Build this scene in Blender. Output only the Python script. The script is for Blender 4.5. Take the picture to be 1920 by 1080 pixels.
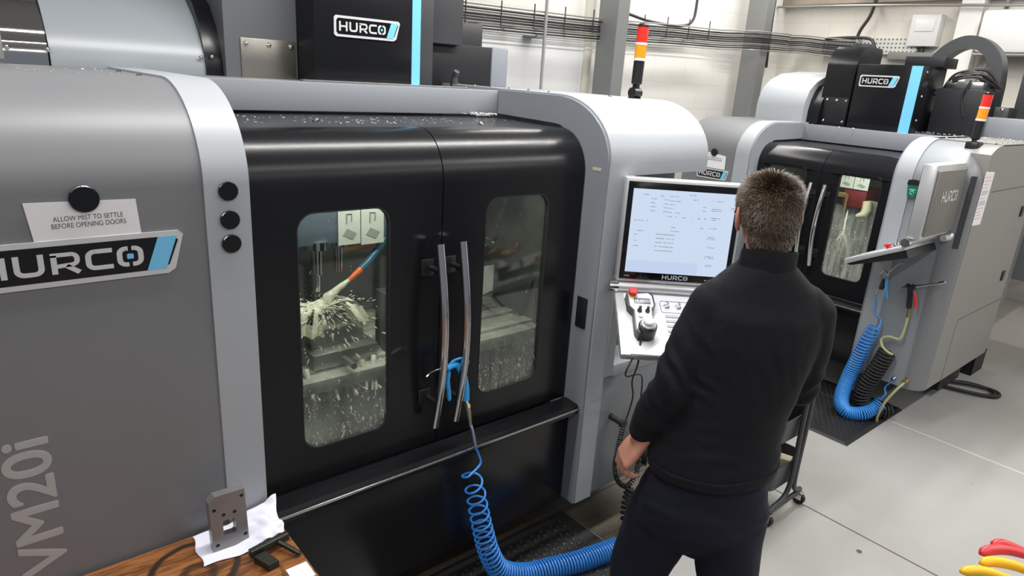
import bpy, bmesh, math, random
from math import sin, cos, pi, radians
from mathutils import Vector, Matrix
random.seed(7)
for o in list(bpy.data.objects): bpy.data.objects.remove(o)
S = bpy.context.scene
COL = S.collection
V = Vector
# ------------------------------------------------------------------ camera
cam_d = bpy.data.cameras.new('camera'); cam = bpy.data.objects.new('camera', cam_d); COL.objects.link(cam)
cam_d.sensor_width = 36; cam_d.lens = 36*1250/1920; cam_d.clip_start = .02
cX = V((.7682, -.6376, .0627)); cY = V((.149, .2720, .9507)); cZ = V((-.6226, -.7208, .3037))
# orthonormalise
cZ.normalize(); cX = (cX - cZ*cX.dot(cZ)).normalized(); cY = cZ.cross(cX)
M = Matrix((cX, cY, cZ)).transposed().to_4x4(); M.translation = V((0, -1.7, 2.0)); cam.matrix_world = M
S.camera = cam
# ------------------------------------------------------------------ exposure, world
S.view_settings.view_transform = 'Standard'; S.view_settings.look = 'None'
S.view_settings.exposure = -0.2; S.view_settings.gamma = 1
w = bpy.data.worlds.new('world'); S.world = w; w.use_nodes = True
w.node_tree.nodes['Background'].inputs[0].default_value = (.80, .87, 1, 1)
w.node_tree.nodes['Background'].inputs[1].default_value = .30
# ------------------------------------------------------------------ lights: rows of ceiling luminaires
def area(name, loc, sx, sy, power, col=(1, .97, .93), rot=(0, 0, 0)):
    l = bpy.data.lights.new(name, 'AREA'); l.shape = 'RECTANGLE'; l.size = sx; l.size_y = sy
    l.energy = power; l.color = col
    o = bpy.data.objects.new(name, l); o.location = loc; o.rotation_euler = rot; COL.objects.link(o); return o
LUM = [(-1.3, -.08, 38), (1.7, -.08, 95), (4.7, -.08, 95), (-1.3, -2.28, 22), (1.7, -2.28, 34), (4.7, -2.28, 60), (-1.3, -4.3, 15), (1.7, -4.3, 25), (4.7, -4.3, 50)]
for x, y, p in LUM: area('tube_light', (x, y, 3.38), 2.85, .10, p)
area('wall_light', (4.9, 1.75, 3.38), 3.6, .12, 60)
# ------------------------------------------------------------------ materials
def mat(name, col, rough=.5, metal=0, bump=0, bscale=200, emit=0, coat=0, spec=.5, var=0, vscale=4, alpha=1, trans=0):
    m = bpy.data.materials.new(name); m.use_nodes = True; nt = m.node_tree; b = nt.nodes['Principled BSDF']
    b.inputs['Base Color'].default_value = (*col, 1); b.inputs['Roughness'].default_value = rough
    b.inputs['Metallic'].default_value = metal; b.inputs['Coat Weight'].default_value = coat
    b.inputs['Specular IOR Level'].default_value = spec; b.inputs['Transmission Weight'].default_value = trans
    if emit: b.inputs['Emission Color'].default_value = (*col, 1); b.inputs['Emission Strength'].default_value = emit
    tc = nt.nodes.new('ShaderNodeTexCoord')
    if bump:
        n = nt.nodes.new('ShaderNodeTexNoise'); n.inputs['Scale'].default_value = bscale; n.inputs['Detail'].default_value = 3
        nt.links.new(tc.outputs['Object'], n.inputs['Vector'])
        bp = nt.nodes.new('ShaderNodeBump'); bp.inputs['Strength'].default_value = bump; bp.inputs['Distance'].default_value = .0004
        nt.links.new(n.outputs['Fac'], bp.inputs['Height']); nt.links.new(bp.outputs[0], b.inputs['Normal'])
    if var:
        n = nt.nodes.new('ShaderNodeTexNoise'); n.inputs['Scale'].default_value = vscale; n.inputs['Detail'].default_value = 5
        nt.links.new(tc.outputs['Object'], n.inputs['Vector'])
        r = nt.nodes.new('ShaderNodeMapRange'); r.inputs[1].default_value = .3; r.inputs[2].default_value = .7
        r.inputs[3].default_value = 1-var; r.inputs[4].default_value = 1+var
        nt.links.new(n.outputs['Fac'], r.inputs[0])
        mx = nt.nodes.new('ShaderNodeVectorMath'); mx.operation = 'SCALE'; mx.inputs[0].default_value = col
        nt.links.new(r.outputs[0], mx.inputs['Scale']); nt.links.new(mx.outputs[0], b.inputs['Base Color'])
    return m
GREY = mat('grey_paint', (.172, .178, .19), .42, bump=.12, bscale=500, var=.02)
MID = mat('mid_grey_paint', (.235, .255, .285), .42, bump=.1, bscale=500)
LIGHT = mat('light_grey_paint', (.35, .375, .405), .4, bump=.08, bscale=500)
BLACK = mat('black_textured_paint', (.0075, .008, .010), .24, bump=.22, bscale=420, spec=.32)
BLACKM = mat('matt_black_paint', (.012, .0125, .016), .5, bump=.15, bscale=300, spec=.35)
DARK = mat('dark_grey_paint', (.045, .047, .052), .4, bump=.25, bscale=350)
RUBBER = mat('black_rubber', (.012, .012, .013), .55)
GLOSSB = mat('glossy_black', (.004, .004, .005), .12)
PLASTB = mat('black_plastic', (.012, .012, .013), .35)
STEEL = mat('brushed_steel', (.42, .42, .43), .25, 1, bump=.05, bscale=150)
HANDLE = mat('polished_handle_steel', (.58, .57, .57), .10, 1)
CHROME = mat('chrome', (.75, .75, .76), .08, 1)
SILVER = mat('silver_trim', (.72, .72, .73), .3, .35)
ALU = mat('satin_aluminium', (.66, .67, .69), .32, .6)
DULL = mat('dull_sheet_metal', (.33, .31, .28), .34, .9, var=.2, vscale=5)
MIRROR = mat('polished_stainless', (.62, .61, .60), .06, 1)
BLUES = mat('light_blue_vinyl', (.17, .54, .86), .4)
BLUEH = mat('blue_hose_plastic', (.028, .20, .62), .28, coat=.3)
BLUEH2 = mat('bright_blue_hose_plastic', (.04, .27, .75), .28, coat=.3)
BLUEG = mat('blue_gun_plastic', (.03, .36, .85), .35)
WHITEP = mat('white_paper', (.80, .80, .82), .7)
INK = mat('dark_ink', (.03, .03, .035), .6)
REDP = mat('red_plastic', (.62, .02, .025), .3)
ORANGE = mat('orange_plastic', (.75, .12, .01), .35)
AMBER = mat('amber_lens', (.95, .33, .01), .2, coat=.5)
REDL = mat('red_lens', (.75, .03, .02), .2, coat=.5)
WHITEL = mat('white_plastic', (.75, .75, .76), .35)
YELL = mat('yellow_plastic', (.85, .47, .01), .3)
BRASS = mat('brass', (.55, .38, .13), .3, 1)
GREENP = mat('green_plastic', (.01, .16, .10), .35)
HOSEY = mat('pale_yellow_hose', (.42, .42, .22), .3)
KEYW = mat('white_keypad', (.62, .64, .68), .4)
CREAM = mat('cream_plastic', (.55, .50, .36), .5)
PANEL = mat('taupe_panel', (.17, .162, .15), .5)
BOXW = mat('white_enclosure', (.68, .68, .68), .4)
CABLE = mat('dark_cable', (.03, .03, .032), .45)
TRAYM = mat('galvanised_tray', (.38, .37, .35), .4, .6)
COLM = mat('grey_column_paint', (.19, .195, .195), .5)
DIRTY = mat('brown_beam', (.28, .245, .20), .8, var=.3)
# ------------------------------------------------------------------ helpers
def tag(o, label=None, cat=None, group=None, kind=None):
    if label: o['label'] = label
    if cat: o['category'] = cat
    if group: o['group'] = group
    if kind: o['kind'] = kind
    return o
def obj(name, bm, m, parent=None, smooth=35, label=None):
    me = bpy.data.meshes.new(name)
    if isinstance(bm, bmesh.types.BMesh):
        bmesh.ops.recalc_face_normals(bm, faces=bm.faces); bm.to_mesh(me); bm.free()
    else: me = bm
    o = bpy.data.objects.new(name, me); COL.objects.link(o)
    ms = m if isinstance(m, (list, tuple)) else [m]
    if not me.materials:
        for k in ms: me.materials.append(k)
    if smooth:
        me.shade_smooth(); me.set_sharp_from_angle(angle=radians(smooth))
    if parent: o.parent = parent
    if label: o['label'] = label
    return o
def root(name, label, cat, loc=(0, 0, 0), rz=0, group=None):
    o = bpy.data.objects.new(name, None); COL.objects.link(o); o.location = loc; o.rotation_euler = (0, 0, rz)
    o.empty_display_size = .1
    return tag(o, label, cat, group)
def B(): return bmesh.new()
def box(bm, a, b, bev=0, mi=0, Mx=None):
    r = bmesh.ops.create_cube(bm, size=1)
    vs = r['verts']; a = V(a); b = V(b)
    for v in vs: v.co = V(((a[i]+b[i])/2+v.co[i]*(b[i]-a[i]) for i in range(3)))
    fs = set(f for v in vs for f in v.link_faces)
    if bev:
        es = set(e for v in vs for e in v.link_edges)
        rr = bmesh.ops.bevel(bm, geom=list(es), offset=bev, segments=2, affect='EDGES', profile=.5)
        fs = set(rr['faces']) | set(f for f in fs if f.is_valid)
        vs = set(v for f in fs for v in f.verts)
    for f in fs:
        if f.is_valid: f.material_index = mi
    if Mx is not None:
        for v in set(v for f in fs if f.is_valid for v in f.verts): v.co = Mx @ v.co
    return bm
def prism(bm, pts, f0, f1, mi=0, caps=True):
    """pts: 2D list; f0,f1: functions from 2D point to 3D"""
    a = [bm.verts.new(f0(p)) for p in pts]; b = [bm.verts.new(f1(p)) for p in pts]; n = len(pts)
    fs = [bm.faces.new((a[i], a[(i+1) % n], b[(i+1) % n], b[i])) for i in range(n)]
    if caps: fs += [bm.faces.new(a[::-1]), bm.faces.new(b)]
    for f in fs: f.material_index = mi
    return bm
def prism_x(bm, yz, x0, x1, mi=0): return prism(bm, yz, lambda p: (x0, p[0], p[1]), lambda p: (x1, p[0], p[1]), mi)
def prism_y(bm, xz, y0, y1, mi=0): return prism(bm, xz, lambda p: (p[0], y0, p[1]), lambda p: (p[0], y1, p[1]), mi)
def prism_z(bm, xy, z0, z1, mi=0): return prism(bm, xy, lambda p: (p[0], p[1], z0), lambda p: (p[0], p[1], z1), mi)
def frames(pts):
    pts = [V(p) for p in pts]; T = []
    for i in range(len(pts)):
        d = pts[min(i+1, len(pts)-1)]-pts[max(i-1, 0)]; T.append(d.normalized() if d.length > 1e-9 else V((0, 0, 1)))
    n = T[0].orthogonal().normalized(); out = []
    for i, t in enumerate(T):
        n = (n-t*n.dot(t)); n = n.normalized() if n.length > 1e-6 else t.orthogonal().normalized()
        out.append((pts[i], t, n, t.cross(n)))
    return out
def tube(bm, pts, r, seg=10, mi=0, caps=True):
    fr = frames(pts); rings = []
    for i, (p, t, n, b) in enumerate(fr):
        rr = r[i] if isinstance(r, (list, tuple)) else r
        rings.append([bm.verts.new(p+(n*cos(2*pi*k/seg)+b*sin(2*pi*k/seg))*rr) for k in range(seg)])
    fs = []
    for a, c in zip(rings, rings[1:]):
        for k in range(seg): fs.append(bm.faces.new((a[k], a[(k+1) % seg], c[(k+1) % seg], c[k])))
    if caps: fs += [bm.faces.new(rings[0][::-1]), bm.faces.new(rings[-1])]
    for f in fs: f.material_index = mi
    return bm
def cyl(bm, a, b, r, seg=20, mi=0, r2=None):
    return tube(bm, [a, b], [r, r if r2 is None else r2], seg, mi)
def lathe(bm, prof, origin=(0, 0, 0), axis=(0, 0, 1), seg=24, mi=0):
    """prof: list of (r, h)"""
    ax = V(axis).normalized(); n = ax.orthogonal().normalized(); b = ax.cross(n); o = V(origin); rings = []
    for r, h in prof:
        rings.append([bm.verts.new(o+ax*h+(n*cos(2*pi*k/seg)+b*sin(2*pi*k/seg))*max(r, 1e-5)) for k in range(seg)])
    for a, c in zip(rings, rings[1:]):
        for k in range(seg): bm.faces.new((a[k], a[(k+1) % seg], c[(k+1) % seg], c[k])).material_index = mi
    bm.faces.new(rings[0][::-1]).material_index = mi; bm.faces.new(rings[-1]).material_index = mi
    return bm
def spline(pts, n=10):
    P = [V(p) for p in pts]; P = [P[0]*2-P[1]]+P+[P[-1]*2-P[-2]]; out = []
    for i in range(1, len(P)-2):
        for k in range(n):
            t = k/n; a, b, c, d = P[i-1:i+3]
            out.append(.5*((2*b)+(c-a)*t+(2*a-5*b+4*c-d)*t*t+(3*b-a-3*c+d)*t**3))
    out.append(P[-2]); return out
def helix(pts, rad, turns, n=14, rpt=None):
    """coil around a spline of centre points; pitch follows arclength weighting given by rpt (list of densities per point)"""
    C = spline(pts, 40); fr = frames(C); N = len(C)
    L = [0]
    for i in range(1, N): L.append(L[-1]+(C[i]-C[i-1]).length)
    if rpt:
        dens = []
        for i in range(N):
            u = i/(N-1)*(len(rpt)-1); k = min(int(u), len(rpt)-2); dens.append(rpt[k]*(1-(u-k))+rpt[k+1]*(u-k))
    else: dens = [1]*N
    ph = [0]
    for i in range(1, N): ph.append(ph[-1]+(L[i]-L[i-1])*dens[i])
    tot = ph[-1]; M_ = int(turns*n); out = []; j = 0
    for s in range(M_+1):
        q = s/M_*tot
        while j < N-2 and ph[j+1] < q: j += 1
        f = (q-ph[j])/max(ph[j+1]-ph[j], 1e-9)
        p = fr[j][0].lerp(fr[j+1][0], f); nn = fr[j][2].lerp(fr[j+1][2], f).normalized(); bb = fr[j][3].lerp(fr[j+1][3], f).normalized()
        u = L[j]/L[-1]
        rr = rad(u) if callable(rad) else rad
        a = 2*pi*s/n
        out.append(p+(nn*cos(a)+bb*sin(a))*rr)
    return out
def rrect(x0, x1, z0, z1, r, n=6):
    out = []
    for cx, cz, a in ((x1-r, z1-r, 0), (x0+r, z1-r, 90), (x0+r, z0+r, 180), (x1-r, z0+r, 270)):
        for k in range(n+1): t = radians(a+90*k/n); out.append((cx+r*cos(t), cz+r*sin(t)))
    return out
def frame_mat(o, r, u):
    r = V(r).normalized(); u = V(u); u = (u-r*u.dot(r)).normalized(); n = r.cross(u)
    m = Matrix((r, u, n)).transposed().to_4x4(); m.translation = V(o); return m
def flatp(bm, pts, d0, d1, Mx, mi=0):
    return prism(bm, pts, lambda p: Mx @ V((p[0], p[1], d0)), lambda p: Mx @ V((p[0], p[1], d1)), mi)
def ribbon(bm, pts, w, d0, d1, Mx, mi=0, closed=False):
    P = [V((p[0], p[1])) for p in pts]; n = len(P); L, R = [], []
    for i in range(n):
        if closed: a, c = P[i-1], P[(i+1) % n]
        else: a, c = P[max(i-1, 0)], P[min(i+1, n-1)]
        d1_ = (P[i]-a); d2_ = (c-P[i])
        if d1_.length < 1e-9: d1_ = d2_
        if d2_.length < 1e-9: d2_ = d1_
        d1_ = d1_.normalized(); d2_ = d2_.normalized(); t = (d1_+d2_).normalized(); nn = V((-t.y, t.x))
        k = w/2/max(abs(nn.dot(V((-d1_.y, d1_.x)))), .5)
        L.append(P[i]+nn*k); R.append(P[i]-nn*k)
    rng = range(n if closed else n-1)
    for i in rng:
        j = (i+1) % n
        flatp(bm, [R[i], R[j], L[j], L[i]], d0, d1, Mx, mi)
def arcp(cx, cy, r, a0, a1, n=5): return [(cx+r*cos(radians(a0+(a1-a0)*k/n)), cy+r*sin(radians(a0+(a1-a0)*k/n))) for k in range(n+1)]
def letters(bm, Mx, h, d0, d1, wt=.205):
    """wide squared lettering H U R C O, height h; the O is split above and below. Returns centre of the O and total width."""
    s = h; w = wt*h; hw = w/2; lw = 1.0
    def T(pts, ox): return [(ox+p[0]*s, p[1]*s) for p in pts]
    e = hw/s; x = 0; r = .24
    # H
    ribbon(bm, T([(e, 0), (e, 1)], x), w, d0, d1, Mx); ribbon(bm, T([(lw-e, 0), (lw-e, 1)], x), w, d0, d1, Mx)
    ribbon(bm, T([(e*2, .5), (lw-2*e, .5)], x), w*.9, d0, d1, Mx); x += s*1.22
    # U
    ribbon(bm, T([(e, 1)]+arcp(e+r, e+r, r, 180, 270)+arcp(lw-e-r, e+r, r, 270, 360)+[(lw-e, 1)], x), w, d0, d1, Mx); x += s*1.22
    # R
    ribbon(bm, T([(e, 0), (e, 1-e)], x), w, d0, d1, Mx)
    ribbon(bm, T([(0, 1-e), (lw-e-.2, 1-e)]+arcp(lw-e-.2, 1-e-.2, .2, 90, 0)+arcp(lw-e-.2, .36+e+.14, .2, 0, -90)+[(e*2, .36)], x), w*.9, d0, d1, Mx)
    ribbon(bm, T([(.52, .36), (lw-.06, 0)], x), w, d0, d1, Mx); x += s*1.18
    # C
    ribbon(bm, T([(lw-.02, 1-e), (e+r, 1-e)]+arcp(e+r, 1-e-r, r, 90, 180)+arcp(e+r, e+r, r, 180, 270)+[(lw-.02, e)], x), w, d0, d1, Mx); x += s*1.13
    # O in two halves
    g = .07; m = .5
    ribbon(bm, T([(m-g, 1-e), (e+r, 1-e)]+arcp(e+r, 1-e-r, r, 90, 180)+arcp(e+r, e+r, r, 180, 270)+[(m-g, e)], x), w, d0, d1, Mx)
    ribbon(bm, T([(m+g, 1-e), (lw-e-r, 1-e)]+arcp(lw-e-r, 1-e-r, r, 90, 0)+arcp(lw-e-r, e+r, r, 0, -90)+[(m+g, e)], x), w, d0, d1, Mx)
    return x+.5*s, x+s
def nameplate(parent, o, r, u, W, Hh, name='nameplate', plain=False):
    """o = lower-left corner, W x Hh overall; slanted right end"""
    Mx = frame_mat(o, r, u); sl = .28*Hh; rc = .1*Hh
    def slab(m, dx=0): return [(m, m+rc), (m+rc, m), (W-sl-m*1.0-rc, m), (W-sl-m+rc*.6, m+rc), (W-m, Hh-m-rc), (W-m-rc, Hh-m), (m+rc, Hh-m), (m, Hh-m-rc)]
    if not plain:
        p = obj(name, flatp(B(), slab(0), 0, .004, Mx), SILVER, parent)
        k = .12*Hh
        obj('plate_face', flatp(B(), slab(k), .004, .0048, Mx), GLOSSB, p)
        a = W-k-.30*Hh-.35*Hh
        x1b, x1t = W-sl-k, W-k
        wv = .42*Hh
        q = [(x1b-wv, k), (x1b-.02*Hh, k), (x1t-.02*Hh, Hh-k), (x1t-wv, Hh-k)]
        obj('blue_stripe', flatp(B(), q, .0048, .0054, Mx), BLUES, p)
        lh = .46*Hh; x0 = k+.14*Hh; z0 = (Hh-lh)/2; avail = (x1b-wv)-x0-.05*Hh
    else:
        p = parent; lh = Hh; x0 = 0; z0 = 0; avail = W
    sx = avail/(5.75*lh)
    M2 = Mx @ Matrix.Translation((x0, z0, 0)) @ Matrix.Diagonal((sx, 1, 1, 1))
    bm = B(); ox, tw = letters(bm, M2, lh, .0048 if not plain else 0, .0058 if not plain else .0012)
    obj('lettering' if not plain else name, bm, SILVER, p, smooth=0)
    bm = B(); q = .125*lh; flatp(bm, [(a[0], a[1]) for a in rrect(ox-q, ox+q, lh/2-q, lh/2+q, q*.35, 3)], .0048 if not plain else 0, .006 if not plain else .0014, M2)
    obj('letter_centre', bm, BLUES, p, smooth=0)
    return p
def text(name, body, size, Mx, m, parent=None, ext=.0004, bold=0, align='CENTER', sx=1, smooth=0):
    c = bpy.data.curves.new('t', 'FONT'); c.body = body; c.size = size; c.align_x = align; c.align_y = 'CENTER'
    c.extrude = ext; c.offset = bold; c.space_line = 1.0
    t = bpy.data.objects.new('t', c); COL.objects.link(t)
    dg = bpy.context.evaluated_depsgraph_get(); me = bpy.data.meshes.new_from_object(t.evaluated_get(dg))
    bpy.data.objects.remove(t)
    me.transform(Mx @ Matrix.Diagonal((sx, 1, 1, 1))); me.name = name; me.materials.clear(); me.materials.append(m)
    return obj(name, me, m, parent, smooth=0)
def screws(parent, pts, nrm, r=.007, name='screw', m=None):
    for p in pts:
        lathe_bm = lathe(B(), [(r, 0), (r, r*.35), (r*.6, r*.8), (r*.2, r*.9)], p, nrm, 10)
        obj(name, lathe_bm, m or CHROME, parent)
# ------------------------------------------------------------------ node materials
def N(m, t, **k):
    n = m.node_tree.nodes.new('ShaderNode'+t)
    for a, b in k.items(): setattr(n, a, b)
    return n
def floor_mat():
    m = mat('painted_floor', (.5, .5, .49), .38); nt = m.node_tree; b = nt.nodes['Principled BSDF']; tc = nt.nodes['Texture Coordinate']
    n = N(m, 'TexNoise'); n.inputs['Scale'].default_value = .7; n.inputs['Detail'].default_value = 8
    n2 = N(m, 'TexNoise'); n2.inputs['Scale'].default_value = 14; n2.inputs['Detail'].default_value = 6; n2.inputs['Roughness'].default_value = .7
    nt.links.new(tc.outputs['Object'], n.inputs['Vector']); nt.links.new(tc.outputs['Object'], n2.inputs['Vector'])
    r = N(m, 'ValToRGB'); r.color_ramp.elements[0].position = .35; r.color_ramp.elements[0].color = (.30, .295, .275, 1)
    r.color_ramp.elements[1].position = .62; r.color_ramp.elements[1].color = (.40, .40, .39, 1)
    nt.links.new(n.outputs['Fac'], r.inputs[0])
    r2 = N(m, 'ValToRGB'); r2.color_ramp.elements[0].position = .27; r2.color_ramp.elements[0].color = (.55, .52, .48, 1)
    r2.color_ramp.elements[1].position = .36; r2.color_ramp.elements[1].color = (1, 1, 1, 1)
    nt.links.new(n2.outputs['Fac'], r2.inputs[0])
    mx = N(m, 'MixRGB', blend_type='MULTIPLY'); mx.inputs[0].default_value = .6
    nt.links.new(r.outputs[0], mx.inputs[1]); nt.links.new(r2.outputs[0], mx.inputs[2]); nt.links.new(mx.outputs[0], b.inputs['Base Color'])
    return m
def block_mat(name, col, rot=False):
    m = mat(name, col, .6); nt = m.node_tree; b = nt.nodes['Principled BSDF']; tc = nt.nodes['Texture Coordinate']
    sp = N(m, 'SeparateXYZ'); cb = N(m, 'CombineXYZ'); nt.links.new(tc.outputs['Object'], sp.inputs[0])
    nt.links.new(sp.outputs['Y' if rot else 'X'], cb.inputs[0]); nt.links.new(sp.outputs['Z'], cb.inputs[1])
    br = N(m, 'TexBrick'); br.inputs['Scale'].default_value = 1; br.inputs['Brick Width'].default_value = .45; br.inputs['Row Height'].default_value = .225
    br.inputs['Mortar Size'].default_value = .006; br.inputs['Color1'].default_value = (*col, 1); br.inputs['Color2'].default_value = (*[c*.985 for c in col], 1)
    br.inputs['Mortar'].default_value = (*[c*.92 for c in col], 1)
    nt.links.new(cb.outputs[0], br.inputs['Vector']); nt.links.new(br.outputs['Color'], b.inputs['Base Color'])
    return m
def wood_mat():
    m = mat('worn_bench_wood', (.3, .12, .04), .38); nt = m.node_tree; b = nt.nodes['Principled BSDF']; tc = nt.nodes['Texture Coordinate']
    mp = N(m, 'Mapping'); mp.inputs['Scale'].default_value = (1, 7, 1); nt.links.new(tc.outputs['Object'], mp.inputs[0])
    n = N(m, 'TexNoise'); n.inputs['Scale'].default_value = 9; n.inputs['Detail'].default_value = 9; n.inputs['Distortion'].default_value = 1.2
    nt.links.new(mp.outputs[0], n.inputs['Vector'])
    r = N(m, 'ValToRGB'); r.color_ramp.elements[0].position = .34; r.color_ramp.elements[0].color = (.085, .030, .010, 1)
    r.color_ramp.elements[1].position = .62; r.color_ramp.elements[1].color = (.27, .105, .032, 1); nt.links.new(n.outputs['Fac'], r.inputs[0])
    # dark ring stains left by round stock
    prev = r.outputs[0]
    for cx, cy, rad, wd, st in ((.335, -.145, .100, .010, .97), (.335, -.17, .035, .012, .8), (.42, -.27, .09, .006, .5)):
        d = N(m, 'VectorMath', operation='DISTANCE'); cc = N(m, 'CombineXYZ'); sp = N(m, 'SeparateXYZ')
        nt.links.new(tc.outputs['Object'], sp.inputs[0]); nt.links.new(sp.outputs[0], cc.inputs[0]); nt.links.new(sp.outputs[1], cc.inputs[1])
        nt.links.new(cc.outputs[0], d.inputs[0]); d.inputs[1].default_value = (cx, cy, 0)
        nn = N(m, 'TexNoise'); nn.inputs['Scale'].default_value = 16; nt.links.new(tc.outputs['Object'], nn.inputs['Vector'])
        ad = N(m, 'Math', operation='MULTIPLY_ADD'); ad.inputs[1].default_value = .02; nt.links.new(nn.outputs['Fac'], ad.inputs[0]); nt.links.new(d.outputs['Value'], ad.inputs[2])
        s = N(m, 'Math', operation='SUBTRACT'); nt.links.new(ad.outputs[0], s.inputs[0]); s.inputs[1].default_value = rad+.01
        a = N(m, 'Math', operation='ABSOLUTE'); nt.links.new(s.outputs[0], a.inputs[0])
        mr = N(m, 'MapRange'); mr.inputs[1].default_value = wd*.5; mr.inputs[2].default_value = wd*1.3; mr.inputs[3].default_value = st; mr.inputs[4].default_value = 0
        nt.links.new(a.outputs[0], mr.inputs[0])
        mx = N(m, 'MixRGB'); mx.inputs[2].default_value = (.02, .012, .008, 1); nt.links.new(mr.outputs[0], mx.inputs[0]); nt.links.new(prev, mx.inputs[1]); prev = mx.outputs[0]
    nt.links.new(prev, b.inputs['Base Color'])
    return m
def glass_mat(name, wet=1.0, zlo=.8, zhi=1.2, fog=.0, tint=(.78, .83, .80), streak=26):
    """window pane wet with coolant: clear glass, white drops and runs that get denser towards the bottom"""
    m = bpy.data.materials.new(name); m.use_nodes = True; nt = m.node_tree; nt.nodes.clear()
    out = N(m, 'OutputMaterial'); tc = N(m, 'TexCoord')
    tr = N(m, 'BsdfTransparent'); tr.inputs[0].default_value = (*tint, 1)
    gl = N(m, 'BsdfGlossy'); gl.inputs['Roughness'].default_value = .04
    lw = N(m, 'LayerWeight'); lw.inputs['Blend'].default_value = .35
    mr0 = N(m, 'MapRange'); mr0.inputs[3].default_value = .05; mr0.inputs[4].default_value = .6; nt.links.new(lw.outputs['Facing'], mr0.inputs[0])
    mm = N(m, 'Math', operation='POWER'); mm.inputs[1].default_value = 3; nt.links.new(lw.outputs['Facing'], mm.inputs[0])
    mr0.inputs[1].default_value = 0; nt.links.new(mm.outputs[0], mr0.inputs[0])
    mix = N(m, 'MixShader'); nt.links.new(mr0.outputs[0], mix.inputs[0]); nt.links.new(tr.outputs[0], mix.inputs[1]); nt.links.new(gl.outputs[0], mix.inputs[2])
    sp = N(m, 'SeparateXYZ'); nt.links.new(tc.outputs['Object'], sp.inputs[0])
    gr = N(m, 'MapRange'); gr.inputs[1].default_value = zlo; gr.inputs[2].default_value = zhi; gr.inputs[3].default_value = 1; gr.inputs[4].default_value = 0
    nt.links.new(sp.outputs['Z'], gr.inputs[0])
    mp = N(m, 'Mapping'); mp.inputs['Scale'].default_value = (1, 1, .30); nt.links.new(tc.outputs['Object'], mp.inputs[0])
    n0 = N(m, 'TexNoise'); n0.inputs['Scale'].default_value = streak*1.3; nt.links.new(tc.outputs['Object'], n0.inputs['Vector'])
    ad = N(m, 'MixRGB'); ad.blend_type = 'ADD'; ad.inputs[0].default_value = .035; nt.links.new(mp.outputs[0], ad.inputs[1]); nt.links.new(n0.outputs['Color'], ad.inputs[2])
    n1 = N(m, 'TexNoise'); n1.inputs['Scale'].default_value = streak*4.2; n1.inputs['Detail'].default_value = 2; n1.inputs['Distortion'].default_value = .8
    nt.links.new(ad.outputs[0], n1.inputs['Vector'])
    # threshold falls towards the bottom
    th = N(m, 'MapRange'); th.inputs[1].default_value = 0; th.inputs[2].default_value = 1; th.inputs[3].default_value = .74; th.inputs[4].default_value = .575
    nt.links.new(gr.outputs[0], th.inputs[0])
    sb = N(m, 'Math', operation='SUBTRACT'); nt.links.new(n1.outputs['Fac'], sb.inputs[0]); nt.links.new(th.outputs[0], sb.inputs[1])
    mu = N(m, 'Math', operation='MULTIPLY', use_clamp=True); mu.inputs[1].default_value = 14*wet; nt.links.new(sb.outputs[0], mu.inputs[0])
    mp3 = N(m, 'Mapping'); mp3.inputs['Scale'].default_value = (1, 1, .12); nt.links.new(tc.outputs['Object'], mp3.inputs[0])
    n3 = N(m, 'TexNoise'); n3.inputs['Scale'].default_value = 34; n3.inputs['Detail'].default_value = 4; nt.links.new(mp3.outputs[0], n3.inputs['Vector'])
    f1 = N(m, 'MapRange'); f1.inputs[1].default_value = .35; f1.inputs[2].default_value = .75; f1.inputs[3].default_value = fog*.3; f1.inputs[4].default_value = fog*2
    nt.links.new(n3.outputs['Fac'], f1.inputs[0])
    f2 = N(m, 'Math', operation='MULTIPLY', use_clamp=True); nt.links.new(f1.outputs[0], f2.inputs[0]); nt.links.new(gr.outputs[0], f2.inputs[1])
    mxx = N(m, 'Math', operation='MAXIMUM', use_clamp=True); nt.links.new(mu.outputs[0], mxx.inputs[0]); nt.links.new(f2.outputs[0], mxx.inputs[1])
    lim = N(m, 'Math', operation='MULTIPLY'); lim.inputs[1].default_value = .8; nt.links.new(mxx.outputs[0], lim.inputs[0])
    df = N(m, 'BsdfDiffuse'); df.inputs[0].default_value = (.75, .76, .72, 1)
    tl = N(m, 'BsdfTranslucent'); tl.inputs[0].default_value = (.85, .86, .82, 1)
    dm = N(m, 'MixShader'); dm.inputs[0].default_value = .5; nt.links.new(df.outputs[0], dm.inputs[1]); nt.links.new(tl.outputs[0], dm.inputs[2])
    m2 = N(m, 'MixShader'); nt.links.new(lim.outputs[0], m2.inputs[0]); nt.links.new(mix.outputs[0], m2.inputs[1]); nt.links.new(dm.outputs[0], m2.inputs[2])
    nt.links.new(m2.outputs[0], out.inputs[0])
    return m
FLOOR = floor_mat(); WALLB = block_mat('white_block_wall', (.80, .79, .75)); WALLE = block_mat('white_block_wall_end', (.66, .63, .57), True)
WOOD = wood_mat(); GLASS1 = glass_mat('wet_glass', 1.2, .82, 1.17, .12); GLASS2 = glass_mat('wet_glass_far', .8, .80, 1.32, .5, streak=20)
INNER = mat('chamber_sheet', (.16, .17, .16), .35, .3, var=.3, vscale=6)
INNERW = mat('wet_chamber_sheet', (.42, .42, .38), .3, .3, var=.4, vscale=9)
COOL = mat('milky_coolant', (.70, .68, .56), .25, var=.25, vscale=60)
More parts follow.
